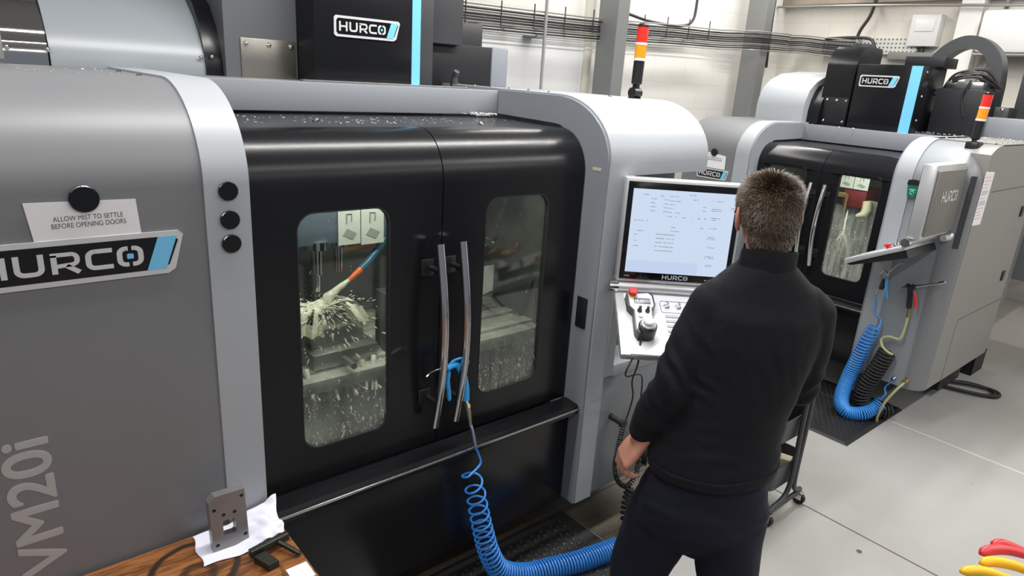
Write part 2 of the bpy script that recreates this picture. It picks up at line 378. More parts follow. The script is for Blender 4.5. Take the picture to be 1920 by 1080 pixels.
# ------------------------------------------------------------------ room
def struct(name, bm, m):
    o = obj(name, bm, m, smooth=0); o['kind'] = 'structure'; return o
struct('floor', box(B(), (-5, -6, -.1), (7.2, 2.5, 0)), FLOOR)
struct('ceiling', box(B(), (-5, -6, 3.6), (7.2, 2.5, 3.7)), mat('ceiling_paint', (.5, .5, .49), .8))
struct('wall_back', box(B(), (-5, 2.3, 0), (7.0, 2.5, 3.6)), WALLB)
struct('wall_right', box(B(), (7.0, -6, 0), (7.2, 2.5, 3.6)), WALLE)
struct('trim_1', box(B(), (6.93, -6, .42), (7.0, 2.3, .50), .01), mat('wall_ledge_paint', (.55, .53, .49), .6))
struct('trim_2', box(B(), (6.90, -6, 2.86), (7.0, 2.3, 3.25)), DIRTY)
struct('trim_3', box(B(), (6.86, .45, 0), (7.0, .62, 2.9)), mat('white_pier', (.78, .77, .74), .6))
struct('trim_4', box(B(), (4.02, 2.26, 0), (4.10, 2.3, 3.3)), mat('cream_trim', (.70, .68, .60), .6))
struct('trim_5', box(B(), (-3.0, 2.28, 1.2), (4.02, 2.3, 2.30)), mat('pale_panel', (.74, .75, .75), .5))
# floor joints
struct('trim_6', box(B(), (3.105, -6, 0), (3.113, 2.3, .0012)), mat('joint_dark', (.10, .09, .08), .8))
struct('trim_7', box(B(), (4.49, -6, 0), (4.50, -.2, .0012)), mat('joint_pale', (.62, .61, .58), .7))
# columns
def column(x, y, label):
    bm = B(); w_, d = .13, .2
    box(bm, (x-w_/2, y-d/2, 0), (x+w_/2, y+d/2, 3.6), .006)
    box(bm, (x-w_/2-.03, y-d/2-.03, 0), (x+w_/2+.03, y+d/2, .02))
    o = obj('steel_column', bm, COLM, smooth=0); tag(o, label, 'column', 'steel columns'); return o
column(4.12, 2.08, 'grey steel column behind the nearer machine, left of the red and amber signal tower')
column(6.16, 2.08, 'grey steel column in the far corner, behind the domed cover of the far machine')
# ceiling luminaires
for i, (x, y, p) in enumerate(LUM+[(4.9, 1.75, 0)]):
    t = obj('ceiling_luminaire', box(B(), (x-1.45, y-.09, 3.39), (x+1.45, y+.09, 3.60), .01), WHITEL); tag(t, 'long white ceiling luminaire above the machines', 'light', 'ceiling luminaires')

# ------------------------------------------------------------------ machining centre
def profile(zt, zs, rv, back, zb, off=0, n=14):
    """front skin: vertical to zs, elliptical shoulder to zt, flat to back; off pushes outwards"""
    out = [(-off, zb), (-off, zs)]
    for k in range(1, n+1):
        a = radians(90*k/n); out.append((rv-(rv+off)*cos(a), zs+(zt+off-zs)*sin(a)))
    out += [(back, zt+off)]
    return out
def closed(pr, back, zb): return pr+[(back, zb)]
def shell(pr, back, zb, t=.02):
    """closed polygon: outer profile and its inner offset"""
    inner = []
    for i, (v_, z) in enumerate(pr):
        a_ = pr[max(i-1, 0)]; c = pr[min(i+1, len(pr)-1)]; dx, dz = c[0]-a_[0], c[1]-a_[1]; l = math.hypot(dx, dz) or 1
        inner.append((v_+dz/l*t, z-dx/l*t))
    return pr+inner[::-1]
def archpoly(P):
    zt, zs, rv, sk = P['zt'], P['zs'], P['rv'], P['skirt']
    outer = profile(zt-.002, zs, rv, .68, sk); dt = P['doortop']
    inner = [(.16, sk), (.16, zs-.08)]+[(.16+.14*(1-cos(radians(90*k/8))), zs-.08+(dt+.012-zs+.08)*sin(radians(90*k/8))) for k in range(1, 9)]+[(.68, dt+.02)]
    return outer+inner[::-1]
def machine(P):
    r = P['root']; a = P['a']; zt = P['zt']; zs = P['zs']; rv = P['rv']; sk = P['skirt']; sw = P['sw']; D = P['depth']
    fr = profile(zt, zs, rv, D, sk)
    # left housing and strips
    L0 = -a-P['L']
    obj('left_housing', prism_x(B(), shell(fr, D, sk), L0, -a-sw), GREY, r)
    pf = profile(zt, zs, rv, D, sk, .006)
    obj('light_trim_band', prism_x(B(), shell(pf, D, sk), -a-sw, -a), LIGHT, r)
    obj('light_trim_band', prism_x(B(), shell(pf, D, sk), a+.012, a+sw), LIGHT, r)
    # arch plate: inner side face of right housing and matching on left
    for s0, s1 in ((a, a+.012), (-a, -a+.012)) if P.get('archL') else ((a, a+.012),):
        obj('arch_side_plate', prism_x(B(), archpoly(P), s0, s1), MID, r)
    # header
    hz = P['hz']
    obj('header_beam', box(B(), (-a, .68, hz), (a, .72, zt-.004), .004), MID, r)
    obj('roof_panel', box(B(), (-a, .72, zt-.04), (a, D, zt-.006), .003), GREY, r)
    obj('door_track', box(B(), (-a, .60, hz-.035), (a*.70, .68, hz-.02), .003), DARK, r)
    # base panel and rail
    rz = P['rail']
    obj('base_panel', box(B(), (-a+.002, .07, sk-.01), (a-.002, .10, rz-.035), .004), BLACK, r)
    obj('door_rail', prism_x(B(), [(.02, rz-.04), (.02, rz-.008), (.03, rz), (.10, rz+.004), (.10, rz-.04)], -a+.003, a-.003), BLACK, r)
    obj('rail_lip', box(B(), (-a+.003, .012, rz-.022), (a-.003, .02, rz-.012), .002), STEEL, r)
    # chamber
    ch = []
    cz0, cz1, cy1 = sk+.30, zt-.05, 1.25
    bm = B(); e = .01
    ca = a+P.get('cw', .26)
    box(bm, (-ca, cy1, cz0), (ca, cy1+e, cz1)); box(bm, (-ca, .17, cz0), (-ca+e, cy1, cz1)); box(bm, (ca-e, .17, cz0), (ca, cy1, cz1))
    box(bm, (-ca, .17, cz0-.02), (ca, cy1, cz0))
    c = obj('work_chamber', bm, INNER, r, smooth=0)
    # plinth and feet
    obj('plinth', box(B(), (L0+.1, .75, .06), (a+P['R']-.1, D-.1, sk+.02)), BLACKM, r)
    for fx in (L0+.2, -a, a, a+P['R']-.25):
        obj('levelling_foot', lathe(B(), [(.05, 0), (.05, .02), (.02, .04), (.02, .3)], (fx, .85, 0), (0, 0, 1), 16), DARK, r)
    # doors
    dz0, dz1, dv = rz+.004, zs-.05, .11
    for sgn in (-1, 1):
        u0, u1 = (-a+.005, -.002) if sgn < 0 else (.002, a-.005)
        bm = B(); w = P['win'][0 if sgn < 0 else 1]
        inner = rrect(*w, P['wr'], 8)
        hole = [bm.verts.new((p[0], dv, p[1])) for p in inner]
        outer = [bm.verts.new((x, dv, z)) for x, z in ((u0, dz0), (u1, dz0), (u1, dz1), (u0, dz1))]
        es = [bm.edges.new((hole[i], hole[(i+1) % len(hole)])) for i in range(len(hole))]+[bm.edges.new((outer[i], outer[(i+1) % 4])) for i in range(4)]
        bmesh.ops.triangle_fill(bm, edges=es, use_beauty=True)
        # curved shoulder to the flat top
        prev = (outer[3], outer[2]); ztd = P['doortop']; rd = .15
        prof = [(dv+rd-rd*cos(radians(90*k/10)), dz1+(ztd-dz1)*sin(radians(90*k/10))) for k in range(1, 11)]+[(.66, ztd+.006)]
        for v_, z in prof:
            q = (bm.verts.new((u0, v_, z)), bm.verts.new((u1, v_, z))); bm.faces.new((prev[0], prev[1], q[1], q[0])); prev = q
        bmesh.ops.recalc_face_normals(bm, faces=bm.faces)
        # normals must face the front
        if sum(f.normal.y for f in bm.faces) > 0: bmesh.ops.reverse_faces(bm, faces=bm.faces)
        me = bpy.data.meshes.new('door'); bm.to_mesh(me); bm.free()
        o = obj('door', me, BLACK, r, smooth=40)
        for p_ in me.polygons:
            if abs(p_.normal.y) > .9999: p_.use_smooth = False
        so = o.modifiers.new('solid', 'SOLIDIFY'); so.thickness = .022; so.offset = -1
        es_ = o.modifiers.new('split', 'EDGE_SPLIT'); es_.split_angle = radians(35)
        # rubber gasket frame and pane
        bm = B(); inn = rrect(w[0]+.004, w[1]-.004, w[2]+.004, w[3]-.004, P['wr']-.003, 8)
        for i in range(len(inn)):
            j = (i+1) % len(inn); pts = [(inner[i][0], inner[i][1]), (inner[j][0], inner[j][1]), (inn[j][0], inn[j][1]), (inn[i][0], inn[i][1])]
            prism_y(bm, pts, dv-.001, dv+.02)
        obj('window_gasket', bm, RUBBER, o)
        obj('window_pane', prism_y(B(), rrect(w[0]+.002, w[1]-.002, w[2]+.002, w[3]-.002, P['wr'], 8), dv+.008, dv+.016), P['glass'], o, smooth=0)
        # handle: bowed tube on two dark stand-offs
        hx = P['hx']*sgn+P['hoff']; h0, h1 = P['hand']
        pts = [(hx, .052-.045*sin(pi*k/16), h0+(h1-h0)*k/16) for k in range(17)]
        hd = obj('door_handle', tube(B(), pts, .0145, 24), HANDLE, o, smooth=60)
        for t in (.14, .86):
            p = V((hx, .052-.045*sin(pi*t), h0+(h1-h0)*t))
            obj('stand_off', cyl(B(), p+V((0, .012, 0)), (hx-sgn*.0, dv+.002, p.z), .009, 12), PLASTB, hd)
            obj('mounting_plate', box(B(), (hx-.035, dv-.004, p.z-.03), (hx+.015, dv+.001, p.z+.03), .003), PLASTB, hd)
    return L0
GROUP_M = None
# ---- nearer machine
m1 = root('machining_centre', 'large grey and black machining centre with lit control screen, nearest the camera', 'machine', (1.238, 0, 0))
A = .665
P1 = dict(root=m1, a=A, zt=1.935, zs=1.70, rv=.30, skirt=.21, sw=.108, depth=1.75, L=1.6, R=.64, hz=1.828, rail=.69, doortop=1.815,
          win=((-.502, -.196, .815, 1.588), (.182, .484, .825, 1.588)), wr=.055, glass=GLASS1, hx=.045, hoff=.0, hand=(.795, 1.462))
machine(P1)
# right housing of m1: dome, recess frame, lower panel
a = A; D = 1.75; xr = A+.64
dome = profile(1.935, 1.70, .30, 1.3, 1.655)+[(1.3, 1.655)]
obj('domed_cover', prism_x(B(), dome, a+.097, xr), LIGHT, m1)
bm = B(); box(bm, (a+.30, .16, .3), (xr-.03, D, 1.90), .004); box(bm, (a+.108, 1.30, .3), (a+.30, D, 1.90)); obj('right_housing', bm, GREY, m1, smooth=0)
obj('lower_panel', box(B(), (a+.108, .004, .22), (xr-.03, D, .80), .004), mat('front_lower_grey', (.19, .20, .215), .42, bump=.1, bscale=500), m1)
obj('recess_back', box(B(), (a+.108, .14, .80), (xr-.03, .165, 1.66)), mat('recess_grey', (.13, .135, .145), .42), m1)
obj('recess_frame', box(B(), (a+.106, -.012, .80), (a+.158, .004+.14, 1.655), .004), LIGHT, m1)
obj('recess_ledge', box(B(), (a+.158, -.010, .79), (xr-.03, .14, .845), .004), LIGHT, m1)
obj('side_latch', box(B(), (a-.006, .03, 1.03), (a-.0005, .085, 1.16), .002), BLACKM, m1)
obj('small_label', box(B(), (a-.0012, .03, 1.672), (a, .075, 1.684)), CREAM, m1)
screws(m1, [(a+.06-i*0, .42+.13*i, 1.941) for i in range(8)], (0, 0, 1), .007)
screws(m1, [(-a-.108-.04, .36, 1.935), (-a-.108-.04, .62, 1.935), (-a-.55, .46, 1.935), (xr-.12, .38, 1.935), (xr-.25, .38, 1.935)], (0, 0, 1), .008)
for k in ((-.30, .42), (-.285, .41), (.33, .36)): screws(m1, [(k[0], k[1], 1.817)], (0, 0, 1), .009)
# side plate visible end of dome is closed by the prism
# big nameplate and model lettering on the left housing
nameplate(m1, (-1.238-.02, -.001, 1.495), (1, 0, 0), (0, 0, 1), .43, .103)
Mx = frame_mat((-1.238+.043, -.001, 1.148), (0, 0, 1), (-1, 0, 0))
ml = text('model_lettering', 'VM20i', .128, Mx, mat('pale_grey_vinyl', (.40, .405, .41), .45), m1, bold=0, align='RIGHT', sx=1.1)
bm = B(); bm.from_mesh(ml.data); src = bm.copy()
for k in range(8):
    tmp = bpy.data.meshes.new('t'); c_ = src.copy()
    for v in c_.verts: v.co += V((.0028*cos(pi*k/4), -.00004*k, .0028*sin(pi*k/4)))
    c_.to_mesh(tmp); bm.from_mesh(tmp); c_.free()
bm.to_mesh(ml.data); bm.free()
# upper works behind header: guard, column cover, spindle head cover
ux = -1.238
zr = 1.93
def pr_shift(pr, du): return [(p[0]+du, p[1]) for p in pr]
def upper(r, X, P):
    """guard, column cover, spindle head. X maps photo-side coordinate along the machine to local u"""
    g0, g1 = P['guard']; gp = P['gprof']
    zb = P['zb']
    obj('tool_changer_guard', prism_x(B(), gp+[(gp[-1][0]+.35, gp[-1][1]), (gp[-1][0]+.35, zb), (gp[0][0], zb)], g0, g1), LIGHT if P['far'] else MIDL, r, smooth=50)
    f0, f1 = P['flange']; fp = [(v_-.008, z+.004) for v_, z in P['fprof']]
    obj('guard_flange', prism_x(B(), fp+[(fp[-1][0]+.45, fp[-1][1]), (fp[-1][0]+.45, zb), (fp[0][0], zb)], f0, f1), BLACK, r, smooth=50)
    c0, c1 = P['col']; cp = P['cprof']
    obj('column_cover', prism_x(B(), cp+[(cp[-1][0], zb)], c0, c1), P['cmat'], r, smooth=50)
    p0, p1, pz0, pz1 = P['plate']; v0 = P['platev']
    pl = obj('access_plate', box(B(), (p0, v0-.004, pz0), (p1, v0+.002, pz1), .003), P['pmat'], r)
    screws(pl, [(p0+.018, v0-.004, pz1-.02), ((p0+p1)/2, v0-.004, pz1-.02), (p1-.018, v0-.004, pz1-.02)]+([(p0+.018, v0-.004, pz0+.02), (p1-.018, v0-.004, pz0+.02)] if P['far'] else []), (0, -1, 0), .009)
    h0, h1, hz1, hv0, hv1 = P['head']
    hd = obj('head_cover', box(B(), (h0, hv0, zb), (h1, hv1, hz1), .006), BLACK, r)
    s0, s1 = P['stripe']
    obj('stripe', box(B(), (s0, hv0-.002, zb+.002), (s1, hv0+.004, hz1-.004)), BLUES, hd)
    screws(hd, [(h1+.0005, hv0+.07+.0*k, zb+.10+.16*k) for k in range(3)], (1, 0, 0), .009)
    nameplate(hd, P['np'], (1, 0, 0), (0, 0, 1), *P['npsz'])
MIDL = mat('pale_blue_grey_paint', (.25, .275, .30), .32, bump=.05, bscale=500)
SHEEN = mat('sheen_grey_column_paint', (.10, .105, .115), .42, bump=.35, bscale=450)  # base lifted to grey: sheen of light on black paint, put into the colour
ox = -1.238
upper(m1, None, dict(far=False, zb=1.925, guard=(.306+ox, .792+ox), gprof=[(1.0, 1.931), (1.0, 1.96), (1.012, 2.0), (1.035, 2.04), (1.065, 2.08), (1.11, 2.13), (1.19, 2.19), (1.30, 2.245), (1.45, 2.27)],
      flange=(.78+ox, .85+ox), fprof=[(1.0, 1.925), (1.0, 1.97), (1.012, 2.01), (1.053, 2.10), (1.118, 2.175), (1.25, 2.24), (1.45, 2.27)],
      col=(.84+ox, 1.16+ox), cprof=[(.96, 1.925), (.96, 2.40), (.97, 2.47), (1.0, 2.53), (1.06, 2.58), (1.5, 2.60)], cmat=SHEEN,
      plate=(.895+ox, 1.105+ox, 1.925, 2.07), platev=.958, pmat=DULL, head=(1.112+ox, 1.571+ox, 2.55, .80, 1.55), stripe=(1.532+ox, 1.572+ox),
      np=(1.190+ox, .7985, 2.098), npsz=(.283, .075)))
g = obj('stainless_panel', prism_x(B(), [(1.0, 1.92), (1.0, 2.0), (1.027, 2.07), (1.137, 2.14), (1.3, 2.18), (1.3, 1.92)], .185+ox, .300+ox), MIRROR, m1, smooth=50)
screws(g, [(.30+ox, 1.0, 1.985), (.195+ox, 1.0, 1.985)], (0, -1, 0), .009)
screws(m1, [(.765+ox, .998, 1.99), (.80+ox, .985, 1.995)], (0, -1, 0), .007)
obj('slide_seal', box(B(), (1.05+ox, .765, 1.929), (1.80+ox, .80, 1.937), .002), STEEL, m1)
# dark boxes to the right of the head
obj('motor_housing', box(B(), (1.80+ox, 1.10, 2.12), (2.0+ox, 1.5, 2.55), .004), DARK, m1)
obj('cable_duct', box(B(), (1.60+ox, 1.05, 1.93), (1.80+ox, 1.5, 2.5), .004), DARK, m1)
k = obj('pump_cover', box(B(), (1.80+ox, 1.14, 1.93), (2.213+ox, 1.6, 2.125), .004), BLACKM, m1)
obj('grey_end_cover', box(B(), (2.213+ox, 1.135, 1.93), (2.32+ox, 1.6, 2.128), .008), MID, m1)
obj('rear_box', box(B(), (2.0+ox, 1.55, 2.12), (2.46+ox, 1.72, 2.26), .004), DARK, m1)
b = B(); cyl(b, (1.93+ox, 1.06, 1.93), (1.93+ox, 1.06, 1.97), .018); cyl(b, (1.93+ox, 1.06, 1.97), (1.93+ox, 1.04, 2.0), .014); obj('limit_switch', b, DARK, m1)
screws(m1, [(1.70+ox, 1.06, 1.935), (2.02+ox, 1.10, 1.935), (1.87+ox, 1.06, 1.935), (2.19+ox, 1.10, 1.935)], (0, 0, 1), .006)
b = B()
for k in range(14): cyl(b, (1.95+ox+random.uniform(-.06, .06), 1.12+random.uniform(-.02, .05), 2.128), (1.95+ox+random.uniform(-.05, .05), 1.15, 2.14), .006, 6)
obj('cable_fitting', b, STEEL, m1)
def tower(parent, x, y, z, s=1.0, lean=(0, 0, 0)):
    M_ = Matrix.Translation((x, y, z)) @ Matrix.Rotation(lean[0], 4, 'X') @ Matrix.Rotation(lean[1], 4, 'Y') @ Matrix.Scale(s, 4)
    def L(name, prof, m, par, seg=24):
        bm = lathe(B(), prof, seg=seg)
        for v in bm.verts: v.co = M_ @ v.co
        return obj(name, bm, m, par)
    b_ = B(); cyl(b_, (-.022, 0, .022), (.022, 0, .022), .021, 20); cyl(b_, (0, 0, -.006), (0, 0, .004), .026); box(b_, (-.010, -.012, .02), (.010, .012, .062), .003)
    for v in b_.verts: v.co = M_ @ v.co
    t = obj('signal_tower', b_, PLASTB, parent)
    L('lamp_base', [(.018, .055), (.022, .06), (.022, .145), (.018, .147)], PLASTB, t)
    L('white_ring', [(.0235, .147), (.0235, .157)], WHITEL, t)
    L('amber_lens', [(.0225, .157), (.0225, .207)], AMBER, t)
    L('white_ring', [(.0235, .207), (.0235, .216)], WHITEL, t)
    L('red_lens', [(.0225, .216), (.0225, .275)], REDL, t)
    L('cap', [(.023, .275), (.023, .282), (.018, .288)], PLASTB, t)
tower(m1, 2.39+ox, .32, 1.935, 1.08, (0, radians(1.2), 0))
# ---- chamber contents of the nearer machine
def card(parent, x0, x1, z0, z1, y, name='pictogram_card', yellow=False):
    c = obj(name, box(B(), (x0, y-.002, z0), (x1, y, z1)), mat('pictogram_card', (.50, .50, .48), .5), parent)
    b_ = B(); m_ = (x0+x1)/2; h_ = z1-z0; w_ = x1-x0
    tube(b_, [(m_-.12*w_, y-.003, z0+.55*h_), (m_-.12*w_, y-.003, z0+.8*h_), (m_+.1*w_, y-.003, z0+.8*h_), (m_+.1*w_, y-.003, z0+.6*h_)], .003, 6)
    prism_y(b_, [(m_-.3*w_, z0+.25*h_), (m_+.15*w_, z0+.12*h_), (m_+.33*w_, z0+.28*h_), (m_-.1*w_, z0+.42*h_)], y-.0035, y-.002)
    obj('pictogram', b_, mat('grey_ink', (.25, .25, .25), .6), c)
    return c
sh = obj('spindle_cover', box(B(), (.90+ox, .56, 1.36), (1.285+ox, .9, 1.80), .006), mat('blue_grey_cover', (.10, .125, .17), .4), m1)
card(m1, 1.078+ox, 1.168+ox, 1.352, 1.50, .556); card(m1, 1.172+ox, 1.268+ox, 1.345, 1.50, .556)
b = B()
lathe(b, [(.05, 1.37), (.05, 1.34), (.024, 1.335), (.022, 1.24), (.012, 1.235), (.010, 1.17)], (1.012+ox, .60, 0), (0, 0, 1), 24)
obj('spindle_nose', b, CHROME, m1)
obj('coolant_manifold', lathe(B(), [(.045, 1.37), (.045, 1.345), (.019, 1.34), (.018, 1.24)], (1.10+ox, .60, 0), (0, 0, 1), 24), CHROME, m1)
b = B(); pts = spline([(1.36+ox, .66, 1.40), (1.29+ox, .60, 1.335), (1.22+ox, .57, 1.28), (1.165+ox, .55, 1.248)], 8)
for i in range(0, len(pts)-1, 2): tube(b, [pts[i], pts[min(i+2, len(pts)-1)]], [.016, .012], 12)
obj('coolant_hose_segments', b, mat('segment_hose_blue', (.02, .09, .16), .3), m1)
obj('orange_nozzle', tube(B(), [(1.168+ox, .55, 1.25), (1.118+ox, .55, 1.214)], [.0135, .009], 14), ORANGE, m1)
# fixture, vice and table
b = B(); box(b, (.74+ox, .34, .88), (1.95+ox, .92, .93), .004)
for k in range(4): box(b, (.74+ox, .40+.14*k, .93), (1.95+ox, .46+.14*k, .944), .002)
obj('machine_table', b, INNERW, m1)
b = B(); box(b, (.90+ox, .40, .93), (1.16+ox, .78, 1.0), .006); box(b, (.92+ox, .46, 1.0), (1.13+ox, .54, 1.07), .006); box(b, (.92+ox, .62, 1.0), (1.13+ox, .74, 1.08), .006)
cyl(b, (1.02+ox, .40, .965), (1.02+ox, .32, .965), .012); obj('machine_vice', b, mat('vice_steel', (.35, .35, .33), .3, .8), m1)
b = B(); box(b, (.95+ox, .52, 1.06), (1.09+ox, .64, 1.11), .004); cyl(b, (1.02+ox, .58, 1.11), (1.02+ox, .58, 1.13), .035); obj('workpiece', b, STEEL, m1)
b = B(); box(b, (1.20+ox, .42, .93), (1.30+ox, .50, 1.18), .004); cyl(b, (1.25+ox, .46, 1.18), (1.25+ox, .46, 1.21), .02); obj('tool_probe', b, DARK, m1)
# coolant jets and splash
b = B()
def jet(bm, a_, c, r0, r1, n=10, sag=.02, jit=.004):
    a_, c = V(a_), V(c); pts = []; rs = []
    for k in range(n+1):
        t = k/n; p = a_.lerp(c, t); p.z -= sag*t*t
        pts.append(p+V((random.uniform(-jit, jit), random.uniform(-jit, jit), random.uniform(-jit, jit)))*t); rs.append((r0*(1-t)+r1*t)*(1+random.uniform(-.2, .2)))
    tube(bm, pts, rs, 8)
jet(b, (1.118+ox, .55, 1.214), (1.005+ox, .57, 1.14), .008, .022)
for k in range(12):
    an = random.uniform(0, 2*pi); l = random.uniform(.06, .16); c0 = V((1.0+ox, .56, 1.135))
    jet(b, c0, c0+V((cos(an)*l, sin(an)*l*.8, random.uniform(-.11, .03))), random.uniform(.010, .018), .002, 7, .05, .012)
for k in range(900):
    an = random.uniform(0, 2*pi); d_ = abs(random.gauss(0, .12)); c0 = V((1.0+ox, .54, 1.13)); dr = V((cos(an), sin(an)*.7, random.uniform(-.75, .25))).normalized()
    p = c0+dr*d_+V((0, 0, -d_*d_*1.2)); l = random.uniform(.003, .022)*(1 if d_ > .03 else .5); r_ = random.uniform(.0009, .0035)
    tube(b, [p, p+dr*l*.6, p+dr*l+V((0, 0, -.003))], [r_*.5, r_, r_*.3], 5)
for k in range(5):
    a0 = (-2.9, -2.3, -.5, .2, 2.6)[k]; n_ = 9; prev = None
    for q in range(7):
        t = q/6; row = []
        for w_ in range(n_):
            an = a0+(w_/(n_-1)-.5)*.9; l = .03+.14*t*(1+.2*sin(w_*2.3+k)); row.append(b.verts.new((1.0+ox+cos(an)*l, .56+sin(an)*l*.8, 1.12+.05*sin(t*2.4)-.10*t*t+random.uniform(-.004, .004))))
        if prev:
            for w_ in range(n_-1):
                if random.random() < 1.05-.45*t: b.faces.new((prev[w_], prev[w_+1], row[w_+1], row[w_]))
        prev = row
for k in range(16):
    x_ = random.uniform(.78, 1.3)+ox; jet(b, (x_, random.uniform(.38, .7), .95), (x_+random.uniform(-.08, .1), .33, .90), .012, .005, 6, .05, .01)
o = obj('coolant_splash', b, COOL, m1, smooth=60); o['kind'] = 'stuff'
# things seen through the right-hand window
obj('inspection_card', box(B(), (1.806+ox, .62, .985), (1.885+ox, .622, 1.155)), mat('inner_card', (.55, .56, .54), .5), m1)
b = B(); tube(b, [(1.62+ox, .60, .98), (2.13+ox, .62, 1.075)], .006, 8); tube(b, [(1.62+ox, .60, .76), (2.13+ox, .60, .83)], .010, 8); obj('wiper_bar', b, STEEL, m1)
b = B(); tube(b, spline([(1.72+ox, .7, 1.30), (1.80+ox, .68, 1.29), (1.86+ox, .66, 1.26)], 6), .03, 12); lathe(b, [(.02, 0), (.034, .01), (.034, .03)], (1.87+ox, .60, 1.265), (0, -1, 0), 20); obj('probe_arm', b, STEEL, m1)
obj('way_cover', prism_x(B(), [(.30, .60), (.62, .84), (1.2, .86), (1.2, .60)], 1.35+ox, 2.12+ox), INNER, m1)
obj('sheet_tray', prism_x(B(), [(.32, .62), (.60, .90), (.61, .90), (.33, .60)], .62+ox, 1.3+ox), INNERW, m1)
l = area('chamber_light', (1.1, .36, 1.72), .7, .08, 8, (1, .97, .85)); l = area('chamber_light', (1.75, .36, 1.72), .3, .06, 3.5, (1, .97, .85))  # work lamp, then an extra light added to brighten the right-hand inner card
# ---- control console of the nearer machine
def console(parent, T, lit=True):
    """local: x right, y away from operator, z up; origin at lower-left corner of the monitor"""
    def tr(o):
        o.matrix_basis = T; return o
    W, H_ = .452, .405
    c = tr(obj('monitor', box(B(), (0, 0, 0), (W, .07, H_), .006), ALU, parent))
    obj('monitor_bezel', box(B(), (.010, -.004, .012), (W-.010, .001, H_-.012), .002), GLOSSB, c)
    if lit:
        scr = bpy.data.materials.new('lit_screen'); scr.use_nodes = True; nt = scr.node_tree; bb = nt.nodes['Principled BSDF']
        bb.inputs['Base Color'].default_value = (.02, .02, .02, 1); bb.inputs['Emission Color'].default_value = (.66, .77, .96, 1); bb.inputs['Emission Strength'].default_value = 1.02
        s = obj('screen', box(B(), (.030, -.0055, .042), (W-.030, -.0035, H_-.038)), scr, c)
        b_ = B(); rnd = random.Random(3)
        def word(x, z, n, h=.0035):
            for i in range(n):
                if rnd.random() < .85: box(b_, (x+i*.0042, -.0060, z), (x+i*.0042+.0028, -.0056, z+h*rnd.uniform(.6, 1)))
        for x, z, n in ((.07, .345, 6), (.135, .343, 3), (.165, .343, 9), (.245, .352, 6), (.26, .335, 5), (.325, .335, 12), (.10, .330, 5), (.15, .329, 5), (.172, .326, 10), (.10, .315, 4), (.15, .314, 4), (.172, .312, 5),
                        (.10, .300, 5), (.15, .299, 5), (.172, .297, 4), (.10, .285, 5), (.15, .284, 5), (.172, .282, 11), (.17, .266, 4), (.20, .266, 3), (.225, .265, 4), (.255, .266, 2), (.285, .265, 3), (.31, .266, 3), (.045, .245, 13),
                        (.19, .225, 4), (.30, .228, 3), (.30, .31, 3), (.30, .295, 3), (.335, .305, 8), (.33, .298, 10), (.335, .27, 9), (.34, .263, 4), (.335, .23, 7), (.06, .205, 6), (.19, .21, 8), (.335, .195, 6), (.33, .188, 9), (.335, .155, 7), (.335, .12, 7), (.33, .114, 9), (.34, .085, 6), (.34, .079, 5)): word(x, z, n)
        for z in (.195, .179, .163, .147, .131): word(.135, z, 17, .004)
        for z in (.19, .165, .145): word(.05, z, rnd.choice((1, 3, 5)))
        obj('screen_text', b_, mat('screen_text_grey', (.25, .28, .36), .6), s, smooth=0)
        b_ = B(); box(b_, (.032, -.0058, .044), (.31, -.0055, .09)); sh_ = bpy.data.materials.new('screen_band'); sh_.use_nodes = True
        q = sh_.node_tree.nodes['Principled BSDF']; q.inputs['Base Color'].default_value = (.02, .02, .02, 1); q.inputs['Emission Color'].default_value = (.60, .72, .95, 1); q.inputs['Emission Strength'].default_value = 1
        obj('screen_band', b_, sh_, s, smooth=0)
    b_ = B()
    for i in range(4): box(b_, (.345+i*.012, -.0048, .024), (.350+i*.012, -.0040, .0265))
    for i in range(4): box(b_, (.03+i*.005, -.0048, .024), (.033+i*.005, -.0040, .0265))
    obj('indicator_marks', b_, WHITEL, c, smooth=0)
    nameplate(c, (.178, -.0042, .019), (1, 0, 0), (0, 0, 1), .100, .017, name='monitor_lettering', plain=True)
    if not lit:
        k = obj('rear_panel', box(B(), (.02, .07, .02), (W-.02, .085, H_-.03), .004), PANEL, c)
        nameplate(k, (.33, .0865, .20), (-1, 0, 0), (0, 0, 1), .235, .062, name='rear_lettering', plain=True)
    # hinge bar
    obj('hinge_bar', cyl(B(), (-.015, .01, -.024), (W+.015, .01, -.024), .020, 24), ALU, c)
    obj('hinge_end', cyl(B(), (-.022, .01, -.024), (.012, .01, -.024), .024, 24), CHROME, c)
    obj('hinge_end', cyl(B(), (W-.012, .01, -.024), (W+.022, .01, -.024), .024, 24), CHROME, c)
    # keypad deck, tilted
    ang = radians(27); K = Matrix.Translation((0, .0, -.040)) @ Matrix.Rotation(ang, 4, 'X')
    def kb(name, bm, m, par=None):
        for v in bm.verts: v.co = K @ v.co
        return obj(name, bm, m, par or c)
    dk = kb('keypad_deck', box(B(), (.0, -.335, -.030), (W, 0, -.002), .005), ALU)
    kb('deck_underside', prism_x(B(), [(-.33, -.032), (0, -.032), (0, -.075), (-.31, -.045)], .01, W-.01), PLASTB, dk)
    kb('keypad_face', box(B(), (.034, -.332, -.002), (W-.01, -.012, 0), .001), KEYW, dk)
    for i in range(7): kb('key_row', box(B(), (.185, -.135-i*.026, 0), (.40, -.122-i*.026, .003), .002), mat('key_grey', (.35, .37, .40), .4), dk)
    b_ = B(); ribbon(b_, rrect(.172, .415, -.108, -.045, .01, 3), .0015, 0, .0012, K, closed=True); obj('key_group_outline', b_, INK, dk, smooth=0)
    for i in range(5): kb('switch_knob', lathe(B(), [(.012, 0), (.012, .004), (.008, .006), (.007, .020), (.004, .021)], (.195+.045*i, -.075, 0), (0, 0, 1), 14), CHROME, dk)
